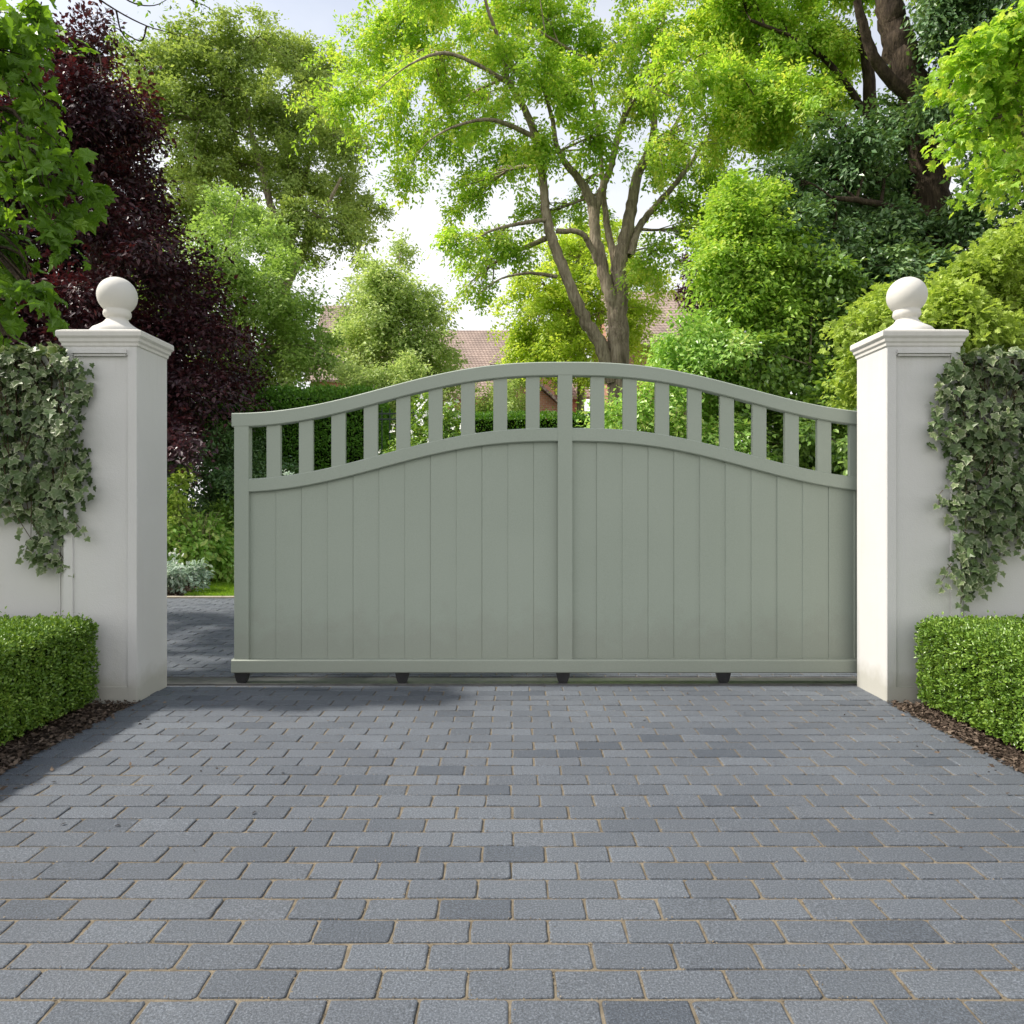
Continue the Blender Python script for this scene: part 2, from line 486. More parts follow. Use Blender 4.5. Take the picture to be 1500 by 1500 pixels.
def tree(name, label, cat, D, base_px, lobes, leaf, total, size, L, limbs=(), trunk_r=0.2, bark="bark",
         per=12, tmpl=RHOMB, depth=None, group=None, twigs=1.0, hole=0.25, droop=0.25, up=0.55, shell=0.5, leafname="crown", seed=1,
         base=None, limb_sides=10, stemname="trunk", fork=None, nrand=0.42, ktw=10, jit=0.085, plates=True, limb_gain=1.0):
    global R
    R = np.random.default_rng(seed)
    C, RD = [], []
    cx = np.mean([l[0] for l in lobes])
    wpx = max(l[0] for l in lobes) - min(l[0] for l in lobes)
    dep = depth if depth is not None else wpx / F * D * 0.35
    for l in lobes:
        dd = l[4] if len(l) > 4 else (R.random() * 2 - 1) * dep
        De = D + dd
        C.append(P(l[0], l[1], De))
        rx, rz = l[2] / F * De, l[3] / F * De
        RD.append((rx, (rx + rz) * 0.5, rz))
    C, RD = np.array(C), np.array(RD)
    C[:, 2] = np.maximum(C[:, 2], 0.25)
    bx = base if base is not None else ((base_px - 750) / F * D, D)
    root = thing(name, label, cat, (bx[0], bx[1], 0), group)
    T = Tubes()
    nodes = []
    ztop = max(C[:, 2])
    if limbs:
        for lb in limbs:
            pts = np.array([P(a, b, D + (c if c is not None else 0)) for a, b, c, _ in lb])
            rr = np.array([x[3] / F * D * 0.5 * limb_gain for x in lb])
            sp = spline(np.hstack([pts, rr[:, None]]), max(10, 6 * len(lb)))
            sp[1:-1, :3] += R.normal(size=(len(sp) - 2, 3)) * sp[1:-1, 3:4] * 0.10
            T.add(sp[:, :3], np.maximum(sp[:, 3], 0.004), limb_sides, 0.10)
            nodes.append(sp)
    else:
        zt = ztop * 0.85
        zf = fork if fork is not None else 0.3 * ztop
        sp = spline([(bx[0], bx[1], -0.05, trunk_r * 1.25), (bx[0] + 0.02, bx[1], zf * 0.4, trunk_r),
                     (bx[0] + 0.05 * trunk_r, bx[1], zf, trunk_r * 0.8), ((bx[0] + C[:, 0].mean()) / 2, (bx[1] + C[:, 1].mean()) / 2, (zf + zt) / 2, trunk_r * 0.5),
                     (C[:, 0].mean(), C[:, 1].mean(), zt, trunk_r * 0.15)], 26)
        T.add(sp[:, :3], sp[:, 3], limb_sides, 0.12)
        nodes.append(sp)
    NP = np.vstack(nodes)
    # a limb into every lobe, twigs fanning from it, and leaf sprays strung along the twigs
    area = RD[:, 0] * RD[:, 2]
    share = area / area.sum()
    SP, ST, SO = [], [], []
    for i in range(len(C)):
        dist = np.linalg.norm(NP[:, :3] - C[i], axis=1) + np.where(NP[:, 2] > C[i, 2] + 0.3 * RD[i, 2], 2.0, 0) * RD[i, 2]
        s = NP[dist.argmin()]
        ln = np.linalg.norm(C[i] - s[:3])
        r0 = min(s[3] * 0.6, 0.010 + 0.020 * ln)
        mid = (s[:3] + C[i]) / 2 + R.normal(size=3) * ln * 0.10 + np.array([0, 0, ln * 0.08])
        sp = spline([s[:3], mid, C[i] + R.normal(size=3) * 0.2 * RD[i]], 12)
        T.add(sp, np.linspace(r0, r0 * 0.35, len(sp)), 6)
        ns = max(3, int(total * share[i] / per))
        K = int(max(5, min(60, ktw * math.sqrt(ns / 60.0))))
        npl = 2 + int(R.integers(1, 4)) if plates else 0
        if npl:              # foliage in a few drooping tiers
            pz = np.sort((np.arange(npl) + 0.5 + 0.5 * (R.random(npl) - 0.5)) / npl * 2 - 1) * 0.9
            w = pz[R.integers(npl, size=K)]
            th = R.random(K) * 2 * math.pi
            rho = R.random(K) ** 0.5 * (0.55 + 1.0 * R.random(K))
            hr = np.sqrt(np.maximum(1 - w * w, 0.12)) * rho
            d = np.stack([np.cos(th) * hr, np.sin(th) * hr, w - 0.38 * rho ** 2 * droop / 0.3 + 0.08 * R.normal(size=K)], -1)
            tip = C[i] + d * RD[i] * 1.12
        else:
            d = unit(R.normal(size=(K, 3)) + [0, 0, 0.1])
            tip = C[i] + d * (R.random(K) ** 0.42 * (0.75 + 0.55 * R.random(K)))[:, None] * RD[i] * 1.12
        lo = int(len(sp) * (0.35 if ln > 1.5 * RD[i].mean() else 0.55))
        st = sp[R.integers(lo, len(sp), K)]
        ll = np.linalg.norm(tip - st, axis=1, keepdims=True)
        md = (st + tip) / 2 + R.normal(size=(K, 3)) * ll * 0.13 + np.array([0, 0, 1.0]) * ll * 0.10
        # share the sprays between twigs by length
        k = R.choice(K, ns, p=(ll[:, 0] + 0.05) / (ll[:, 0] + 0.05).sum())
        u = (0.22 + 0.83 * R.random(ns) ** 0.75)[:, None]
        a, b, c = st[k], md[k], tip[k]
        pp = (1 - u) ** 2 * a + 2 * u * (1 - u) * b + u * u * c
        tt = unit(2 * (1 - u) * (b - a) + 2 * u * (c - b))
        pp = pp + R.normal(size=(ns, 3)) * RD[i] * jit * [1, 1, 0.55 if plates else 1]
        SP.append(pp); ST.append(tt); SO.append(unit((pp - C[i]) / RD[i] + 1e-6))
        for q in range(min(K, int(K * twigs) if twigs < 1 else K)):
            uu = np.linspace(0, 1, 6)[:, None]
            tw = (1 - uu) ** 2 * st[q] + 2 * uu * (1 - uu) * md[q] + uu * uu * tip[q]
            rt = min(r0 * 0.5, 0.005 + 0.009 * ll[q, 0])
            T.add(tw, np.linspace(rt, 0.0022, 6), 4)
    pos, ax, nn, sz, val = crown_leaves(np.vstack(SP), np.vstack(ST), np.vstack(SO), per, size, L, droop=droop, up=up, nrand=nrand)
    T.build(stemname, M[bark], root)
    leaves(leafname, pos, ax, nn, sz, tmpl, LEAF[leaf], root, val)
    return root


# ------------------------------------------------------------------ ground
def sheet(name, x0, x1, y0, y1, z, mat, kind="structure"):
    bm = bmesh.new()
    v = [bm.verts.new(c) for c in ((x0, y0, z), (x1, y0, z), (x1, y1, z), (x0, y1, z))]
    bm.faces.new(v)
    o = from_bm(name, bm, mat)
    o["kind"] = kind
    return o


sheet("ground", -600, 600, -300, 900, -0.030, M["ground"])
sheet("jointing_sand", -2.13, 2.13, -3.0, 4.53, -0.0048, M["sand"])
sheet("jointing_sand", -8.0, 8.0, 4.78, 8.86, -0.0048, M["sand"])


def paving(name, x0, x1, y0, y1, holes=()):
    """Running-bond pavers: every stone is its own worn, slightly tilted block in one mesh."""
    rp, cp = 0.1059, 0.2015
    Y0 = 2.1786
    rows = range(int(math.floor((y0 - Y0) / rp)) - 1, int(math.ceil((y1 - Y0) / rp)) + 1)
    rect = []
    for r in rows:
        a, b = Y0 + r * rp, Y0 + (r + 1) * rp
        a, b = max(a, y0), min(b, y1)
        if b - a < 0.02: continue
        off = 0.0 if r % 2 == 0 else cp / 2
        off += R.normal() * 0.004
        n0, n1 = int(math.floor((x0 - off) / cp)), int(math.ceil((x1 - off) / cp))
        for n in range(n0, n1):
            c, d = max(off + n * cp, x0), min(off + (n + 1) * cp, x1)
            if d - c < 0.02: continue
            rect.append((c, d, a, b))
    rect = np.array(rect)
    n = len(rect)
    g = 0.0024 + 0.0014 * R.random((n, 4))
    xa, xb, ya, yb = rect[:, 0] + g[:, 0], rect[:, 1] - g[:, 1], rect[:, 2] + g[:, 2] * 1.15, rect[:, 3] - g[:, 3] * 1.15
    rings = []
    cr = 0.0062 + 0.004 * R.random((n, 4))
    jit = R.normal(size=(n, 24, 2)) * 0.0010
    for inset, z in ((0.0045, 0.0), (0.0012, -0.0018), (0.0, -0.006), (0.0, -0.02)):
        pts = []
        k = 0
        for ci, (sx, sy, ang) in enumerate(((1, 1, 0), (-1, 1, 90), (-1, -1, 180), (1, -1, 270))):
            cx = np.where(sx > 0, xb - cr[:, ci], xa + cr[:, ci])
            cy = np.where(sy > 0, yb - cr[:, ci], ya + cr[:, ci])
            for a in (0, 45, 90):
                th = math.radians(ang + a)
                rad = cr[:, ci] - inset
                pts.append(np.stack([cx + rad * math.cos(th) + jit[:, k, 0], cy + rad * math.sin(th) + jit[:, k, 1], np.full(n, z)], -1))
                k += 1
            # one point along the straight edge for chips
            if ci == 0: mx, my = (xa + xb) / 2 + 0.02 * (R.random(n) - .5), yb - inset
            if ci == 1: mx, my = xa + inset, (ya + yb) / 2
            if ci == 2: mx, my = (xa + xb) / 2, ya + inset
            if ci == 3: mx, my = xb - inset, (ya + yb) / 2
            pts.append(np.stack([mx + jit[:, k, 0], my + jit[:, k, 1], np.full(n, z)], -1))
            k += 1
        rings.append(np.stack(pts, 1))
    m = 16
    V = np.stack(rings, 1)                       # n,4,m,3
    dz = np.clip(R.normal(size=n) * 0.0008, -0.0012, 0.0016)
    tx, ty = np.clip(R.normal(size=n) * 0.007, -0.013, 0.013), np.clip(R.normal(size=n) * 0.008, -0.016, 0.016)
    cx, cy = (xa + xb) / 2, (ya + yb) / 2
    V[..., 2] += dz[:, None, None] + tx[:, None, None] * (V[..., 0] - cx[:, None, None]) + ty[:, None, None] * (V[..., 1] - cy[:, None, None])
    V = V.reshape(-1, 3)
    base = np.arange(n) * (4 * m)
    top = base[:, None] + np.arange(m)[None]
    qs = []
    for rgi in range(3):
        i = np.arange(m); j = (i + 1) % m
        q = np.stack([rgi * m + j, rgi * m + i, (rgi + 1) * m + i, (rgi + 1) * m + j], -1)
        qs.append(base[:, None, None] + q[None])
    qs = np.concatenate(qs, 1)                   # n, 3m, 4
    loops = np.concatenate([top.reshape(n, -1), qs.reshape(n, -1)], 1).reshape(-1)
    cnt = np.concatenate([[m], np.full(3 * m, 4)])
    counts = np.tile(cnt, n)
    starts = np.concatenate([[0], np.cumsum(counts)[:-1]])
    v = np.clip(R.normal(size=n) * 0.21 + 0.54, 0.02, 0.90)
    warm = R.random(n) < 0.04
    v[warm] = 0.93 + 0.07 * R.random(warm.sum())
    dk = R.random(n) < 0.035
    v[dk] = 0.08 + 0.12 * R.random(dk.sum())
    o = mesh_np(name, V, loops, starts, counts, M["paver"], val=np.repeat(v, 1 + 3 * m))
    o["kind"] = "structure"
    return o


paving("driveway_paving", -2.13, 2.13, -3.0, 4.53)
paving("garden_drive_paving", -8.0, 8.0, 4.78, 8.86)
sheet("track_foundation", -8.0, 8.0, 4.53, 4.78, -0.004, M["concrete"])

# mulch strips along the drive and the planting bed beyond the lawn
for sx in (-1, 1):
    a, b = sorted((sx * 2.132, sx * 9.0))
    sheet("mulch_bed", a, b, -3.0, 4.53, -0.012, M["soil"])
sheet("planting_bed", -16.0, 14.0, 8.99, 26.0, -0.012, M["soil"])
bm = bmesh.new()
lawn_pts = [(-4.02, 8.99), (-4.25, 10.2), (-4.68, 12.3), (-4.9, 14.0), (-3.0, 15.5), (2.0, 16.5), (5.2, 14.0), (4.4, 11.0), (5.6, 8.99)]
bm.faces.new([bm.verts.new((x, y, -0.006)) for x, y in lawn_pts])
o = from_bm("lawn", bm, M["lawn_base"]); o["kind"] = "structure"
bm = bmesh.new()
x = -8.0
while x < 8.0:
    box(bm, x + 0.004, min(x + 0.9, 8.0) - 0.004, 8.865, 8.985, -0.05, 0.012)
    x += 0.9
o = from_bm("kerb", bm, M["kerb"], bevel=0.008); o["kind"] = "structure"


def chips(name, n, fx, size, seed, mat="litter"):
    global R
    R = np.random.default_rng(seed)
    p = fx(n)
    u = R.normal(size=(n, 3)) * [1, 1, 0.25]
    nn = R.normal(size=(n, 3)) * 0.5 + [0, 0, 1]
    o = leaves(name, p, u, nn, size * (0.4 + 1.2 * R.random(n)), RHOMB, LEAF[mat])
    o["kind"] = "stuff"
    return o


def strip_pts(n):
    s = np.where(R.random(n) < 0.5, -1.0, 1.0)
    x = s * (2.10 + 0.34 * R.random(n) ** 1.3 - np.where(R.random(n) < 0.04, 0.25 * R.random(n) ** 2, 0))
    return np.stack([x, 2.0 + 2.15 * R.random(n), -0.008 + 0.022 * R.random(n)], -1)


def sand_pts(n):
    rp, cp = 0.1059, 0.2015
    r = R.integers(-9, 20, n)
    y = 2.1786 + r * rp
    m = R.random(n) < 0.45
    k = R.integers(-10, 11, n) + np.where(r % 2 == 0, 0.0, 0.5)
    x = np.where(m, k * cp + R.normal(size=n) * 0.004, 4.2 * (R.random(n) - 0.5))
    y = np.where(m, y + rp * R.random(n), y + R.normal(size=n) * 0.004)
    return np.stack([x, y, -0.002 + 0.003 * R.random(n)], -1)


LEAF["grain"] = leaf_mat("sand_grain", [(0.0, (0.08, 0.062, 0.042)), (0.5, (0.19, 0.158, 0.11)), (1.0, (0.34, 0.29, 0.21))], 0.02, tint=(1, 1, 1), rough=0.95, spec=0.1, clump=8, gain=1.0)
chips("loose_sand", 15000, sand_pts, 0.0048, 23, "grain")
def fall_pts(n):
    sgn = np.where(R.random(n) < 0.6, -1.0, 1.0)
    return np.stack([sgn * (2.1 - 1.5 * R.random(n) ** 2.2), 2.3 + 2.1 * R.random(n), 0.002 + 0.004 * R.random(n)], -1)


chips("fallen_leaf_bits", 70, fall_pts, 0.016, 24, "litter")
chips("bark_chips", 9000, strip_pts, 0.022, 21)


def bed_pts(n):
    y = 9.02 + 4.0 * R.random(n)
    x = -3.99 - (y - 9.0) * 0.2 - 1.6 * R.random(n) ** 1.5
    return np.stack([x, y, -0.008 + 0.03 * R.random(n)], -1)


chips("bed_chips", 6000, bed_pts, 0.035, 22)

R = np.random.default_rng(5)
n = 60000
y = 9.0 + 5.5 * R.random(n) ** 1.3
x = -4.02 - (y - 9.0) * 0.2 + 0.02 + 3.4 * R.random(n) ** 1.2
p = np.stack([x, y, np.full(n, -0.006)], -1)
BLADE = (np.array([[0, .05, 0], [0, -.05, 0], [.6, .03, .03], [1, 0, .12]]), np.array([[0, 1, 2], [1, 3, 2]]))
g = leaves("lawn_grass", p, R.normal(size=(n, 3)) * [.5, .5, 0] + [0, 0, 1], R.normal(size=(n, 3)) * [1, 1, .1], 0.035 + 0.03 * R.random(n), BLADE, LEAF["grass"])
g["kind"] = "stuff"

# ------------------------------------------------------------------ gate pillars
PX, PW, PY0, PY1, PZ = 2.113, 0.415, 4.154, 4.515, 2.035


def lathe(prof, cx, cy, seg=48):
    bm = bmesh.new()
    rings = []
    for r, z in prof:
        rings.append([bm.verts.new((cx + r * math.cos(2 * math.pi * i / seg), cy + r * math.sin(2 * math.pi * i / seg), z)) for i in range(seg)] if r > 1e-5 else [bm.verts.new((cx, cy, z))])
    for a, b in zip(rings, rings[1:]):
        for i in range(seg):
            j = (i + 1) % seg
            if len(a) == 1: bm.faces.new((a[0], b[i], b[j]))
            elif len(b) == 1: bm.faces.new((a[i], a[j], b[0]))
            else: bm.faces.new((a[i], a[j], b[j], b[i]))
    return bm


def pillar(s, label):
    xi = s * PX
    xo = s * (PX + PW)
    x0, x1 = min(xi, xo), max(xi, xo)
    cx, cy = (x0 + x1) / 2, (PY0 + PY1) / 2
    root = thing("gate_pillar", label, "gate pillar", (cx, cy, 0), "gate pillars")
    # shaft with a sunk panel on the front: frame strips round a slightly recessed core
    bm = bmesh.new()
    fw, fd = 0.052, 0.011
    box(bm, x0, x1, PY0 + fd, PY1, -0.04, PZ)
    sh = from_bm("shaft", bm, M["stucco"], root, bevel=0.006)
    bm = bmesh.new()
    zt = 1.955
    zb = 0.082
    outer = [(x0, -0.04), (x1, -0.04), (x1, PZ - 0.002), (x0, PZ - 0.002)]
    inner = [(x0 + fw, zb), (x1 - fw, zb), (x1 - fw, zt), (x0 + fw, zt)]
    vo = [bm.verts.new((a, PY0, b)) for a, b in outer]
    vi = [bm.verts.new((a, PY0, b)) for a, b in inner]
    wo = [bm.verts.new((a, PY0 + fd + 0.004, b)) for a, b in outer]
    wi = [bm.verts.new((a, PY0 + fd + 0.004, b)) for a, b in inner]
    for i in range(4):
        j = (i + 1) % 4
        bm.faces.new((vo[i], vo[j], vi[j], vi[i]))
        bm.faces.new((wo[j], wo[i], wi[i], wi[j]))
        bm.faces.new((vi[i], vi[j], wi[j], wi[i]))
        bm.faces.new((vo[j], vo[i], wo[i], wo[j]))
    # nudge the outer edge a hair inside the shaft so no faces are flush
    for v in vo + wo:
        v.co.x += 0.0015 if v.co.x < cx else -0.0015
    from_bm("panel_frame", bm, M["stucco"], root, bevel=0.005)
    bm = bmesh.new()
    box(bm, x0 + fw + 0.002, x1 - fw - 0.002, PY0 - 0.016, PY0 + fd + 0.002, 1.962, 1.984)
    box(bm, x0 + fw + 0.010, x1 - fw - 0.010, PY0 - 0.007, PY0 + fd + 0.002, 1.948, 1.960)
    from_bm("panel_moulding", bm, M["stucco"], root, bevel=0.004)
    # stepped moulded cap
    bm = bmesh.new()
    prof = [(0.000, 2.0), (0.010, 2.006), (0.012, 2.020), (0.026, 2.030), (0.030, 2.045), (0.046, 2.056), (0.050, 2.060), (0.050, 2.082), (0.044, 2.090), (0.0, 2.098)]
    ringv = []
    for e, z in prof:
        f = e * 0.42 + (0.001 if e > 0 else 0)
        e = e * 0.64 + (0.001 if e > 0 else 0)
        ringv.append([bm.verts.new(c) for c in ((x0 - e, PY0 - f, z), (x1 + e, PY0 - f, z), (x1 + e, PY1 + f, z), (x0 - e, PY1 + f, z))])
    for a, b in zip(ringv, ringv[1:]):
        for i in range(4):
            j = (i + 1) % 4
            bm.faces.new((a[i], a[j], b[j], b[i]))
    bm.faces.new(ringv[-1])
    bm.faces.new(list(reversed(ringv[0])))
    cap = from_bm("cap", bm, M["stone"], root, bevel=0.0025)
    # ball finial: base flare, neck, collar, ball
    zc, r = 2.337, 0.109
    pr = [(0.150, 2.097), (0.148, 2.118), (0.132, 2.138), (0.108, 2.152), (0.086, 2.166), (0.068, 2.182), (0.058, 2.198), (0.061, 2.206),
          (0.070, 2.212), (0.076, 2.224), (0.075, 2.238), (0.071, 2.250)]
    a0 = math.asin(-0.76)
    for k in range(29):
        a = a0 + (math.pi / 2 - a0) * k / 28
        pr.append((max(r * math.cos(a), 0.0), zc + r * math.sin(a)))
    pr[-1] = (0, zc + r)
    fin = from_bm("ball_finial", lathe(pr, cx, cy), M["stone"], root, smooth=True)
    return root


pillar(-1, "white rendered pillar with ball finial on the left, its drive-facing side in shade")
pillar(1, "white rendered pillar with ball finial on the right, sunlit on its gate side")

# ------------------------------------------------------------------ garden walls
for s, lab in ((-1, "white rendered garden wall behind the shaded hedge at the left pillar"), (1, "white rendered garden wall behind the sunlit hedge at the right pillar")):
    a, b = s * (PX + PW + 0.0015), s * 8.0
    root = thing("garden_wall", lab, "wall", (s * 3.5, 4.33, 0), "garden walls")
    bm = bmesh.new()
    box(bm, min(a, b), max(a, b), 4.225, 4.46, -0.04, 1.90)
    from_bm("wall_panel", bm, M["stucco"], root, bevel=0.006)
    bm = bmesh.new()
    xx = sorted((s * (PX + PW + 0.004), s * (PX + PW + 0.040)))
    box(bm, xx[0], xx[1], 4.200, 4.228, -0.04, 1.895)
    xx = sorted((s * (PX + PW + 0.052), s * (PX + PW + 0.064)))
    box(bm, xx[0], xx[1], 4.212, 4.228, -0.04, 1.895)
    from_bm("edge_moulding", bm, M["stucco"], root, bevel=0.004)
    bm = bmesh.new()
    xx = sorted((s * (PX + PW + 0.003), s * 8.0))
    box(bm, xx[0], xx[1], 4.19, 4.495, 1.902, 1.955)
    from_bm("coping", bm, M["stone"], root, bevel=0.01)

# ------------------------------------------------------------------ sliding gate
GD = 4.580
SC = F / GD
GX = lambda px: (px - 750) / SC
GZ = lambda py: EYE - (py - HOR) / SC
XC = GX(828)
HALF = 488 / SC


def crest(x):
    t = np.clip(np.abs(np.asarray(x) - XC) / HALF, 0, 1)
    tt = t ** (1.03 + 0.22 * (1 - t))
    return GZ(530) + (GZ(605) - GZ(530)) * (1 - np.cos(math.pi * tt)) / 2


gate = thing("sliding_gate", "sage green metal sliding gate with swan-neck top, pickets above vertical boards", "gate", (XC, GD + 0.03, 0))
xL, xR = GX(339.5), 2 * XC - GX(339.5)
yF, yB = GD, GD + 0.06


def rail(name, xs, zt, zb, y0, y1, ch=0.0055):
    n = len(xs)
    sec = []
    for y, z in ((y0 + ch, 0), (y0, 1), (y0, 2), (y0 + ch, 3), (y1 - ch, 3), (y1, 2), (y1, 1), (y1 - ch, 0)):
        zz = {0: zb, 1: zb + ch, 2: zt - ch, 3: zt}[z]
        sec.append(np.stack([xs, np.full(n, y), zz], -1))
    V = np.stack(sec, 1)
    bm = bmesh.new()
    vs = [[bm.verts.new(V[i, k]) for k in range(8)] for i in range(n)]
    for i in range(n - 1):
        for k in range(8):
            k2 = (k + 1) % 8
            bm.faces.new((vs[i][k], vs[i + 1][k], vs[i + 1][k2], vs[i][k2]))
    bm.faces.new(vs[0]); bm.faces.new(list(reversed(vs[-1])))
    return from_bm(name, bm, M["gate"], gate)


xs = np.linspace(xL, xR, 121)
rail("top_rail", xs, crest(xs), crest(xs) - 20.3 / SC, yF - 0.004, yB + 0.004)
MID = 96.6 / SC
xsl = np.linspace(GX(364.2), GX(817.2), 61)
xsr = 2 * XC - xsl[::-1]
xm = np.linspace(GX(363), 2 * XC - GX(363), 121)
rail("middle_rail", xm, crest(xm) - MID, crest(xm) - MID - 19.8 / SC, yF, yB)
zb1, zb0 = GZ(966.0), GZ(985.5)
rail("bottom_rail", np.array([xL, xR]), np.full(2, zb1), np.full(2, zb0), yF - 0.012, yB + 0.012, 0.007)
for a, b in ((GX(343.2), GX(364.2)), (2 * XC - GX(364.2), 2 * XC - GX(343.2))):
    bm = bmesh.new()
    box(bm, a, b, yF - 0.002, yB + 0.002, zb1 - 0.004, crest((a + b) / 2) - 19.5 / SC)
    from_bm("stile", bm, M["gate"], gate, bevel=0.003)
bm = bmesh.new()
box(bm, GX(817.3), GX(838.3), yF - 0.0025, yB + 0.0025, zb1 - 0.004, crest(XC) - 19.5 / SC)
from_bm("centre_post", bm, M["gate"], gate, bevel=0.003)
for k in list(range(-9, 0)) + list(range(1, 10)):
    cx = XC + 47.62 * k / SC
    w = 10.2 / SC
    bm = bmesh.new()
    sx = (cx - w, cx + w)
    y0, y1 = yF + 0.015, yB - 0.015
    zt = [crest(v) - 18.5 / SC for v in sx]
    zl = [crest(v) - MID - 3.0 / SC for v in sx]
    v = [bm.verts.new(c) for c in ((sx[0], y0, zl[0]), (sx[1], y0, zl[1]), (sx[1], y1, zl[1]), (sx[0], y1, zl[0]),
                                   (sx[0], y0, zt[0]), (sx[1], y0, zt[1]), (sx[1], y1, zt[1]), (sx[0], y1, zt[0]))]
    for f in ((0, 3, 2, 1), (4, 5, 6, 7), (0, 1, 5, 4), (1, 2, 6, 5), (2, 3, 7, 6), (3, 0, 4, 7)):
        bm.faces.new([v[i] for i in f])
    from_bm("picket", bm, M["gate"], gate, bevel=0.0025)


def board_panel(a, b, first):
    pitch = 38.0 / SC
    pts = []
    edges = [e for e in (first + pitch * i for i in range(-2, 16)) if a + 0.02 < e < b - 0.02]
    cuts = [a] + edges + [b]
    yf = yF + 0.031
    prof = []
    for i in range(len(cuts) - 1):
        l, r = cuts[i], cuts[i + 1]
        l2 = l + (0.0022 if i > 0 else 0)
        r2 = r - (0.0022 if i < len(cuts) - 2 else 0)
        if i > 0:
            prof.append((l, yf + 0.0028)); 
        tilt = 0.0055 + random.uniform(-0.0030, 0.0030)
        for t in (0, .12, .35, .65, .88, 1):
            prof.append((l2 + (r2 - l2) * t, yf + tilt * (t - .5) - 0.0006 * math.sin(math.pi * t)))
    X = np.array([p[0] for p in prof]); Y = np.array([p[1] for p in prof])
    zt = crest(X) - MID - 17.0 / SC
    bm = bmesh.new()
    n = len(X)
    fr = [[bm.verts.new((X[i], Y[i], z)) for z in (zb1 - 0.006, zt[i])] for i in range(n)]
    bk = [[bm.verts.new((X[i], yB - 0.018 - (Y[i] - yf), z)) for z in (zb1 - 0.006, zt[i])] for i in range(n)]
    for i in range(n - 1):
        bm.faces.new((fr[i][0], fr[i + 1][0], fr[i + 1][1], fr[i][1]))
        bm.faces.new((bk[i + 1][0], bk[i][0], bk[i][1], bk[i + 1][1]))
        bm.faces.new((fr[i][1], fr[i + 1][1], bk[i + 1][1], bk[i][1]))
        bm.faces.new((fr[i + 1][0], fr[i][0], bk[i][0], bk[i + 1][0]))
    return from_bm("board_panel", bm, M["gate"], gate)


board_panel(GX(363.8), GX(817.6), GX(401.7))
board_panel(GX(838.0), 2 * XC - GX(363.8), GX(874.6))
for k in range(5):
    cx = GX(352.5) + 236.2 * k / SC
    bm = bmesh.new()
    prof = [(-10.2, 985.0), (10.2, 985.0), (9.6, 990), (7.4, 998), (5.0, 1001.2), (2.0, 1002.6), (-2.0, 1002.6), (-5.0, 1001.2), (-7.4, 998), (-9.6, 990)]
    va = [bm.verts.new((cx + a / SC, yF + 0.008, GZ(b))) for a, b in prof]
    vb = [bm.verts.new((cx + a / SC, yB - 0.008, GZ(b))) for a, b in prof]
    bm.faces.new(va); bm.faces.new(list(reversed(vb)))
    for i in range(len(prof)):
        j = (i + 1) % len(prof)
        bm.faces.new((va[j], va[i], vb[i], vb[j]))
    from_bm("roller_foot", bm, M["black"], gate, bevel=0.002)

# ground track the gate rolls on
track = thing("gate_track", "steel floor track on the paving under the gate", "gate track", (0, 4.63, 0))
bm = bmesh.new()
box(bm, -2.6, 8.0, 4.56, 4.72, -0.006, 0.002)
from_bm("base_plate", bm, M["steel"], track)
T = Tubes()
xt = np.linspace(-2.55, 7.95, 12)
z_r = GZ(1002.6) - 0.0115
T.add(np.stack([xt, np.full(12, GD + 0.03), np.full(12, z_r)], -1), np.full(12, 0.011), 12)
T.build("round_rail", M["steel"], track)
bm = bmesh.new()
box(bm, -2.6, 8.0, 4.545, 4.5585, -0.006, 0.006)
from_bm("edge_strip", bm, M["steel"], track)

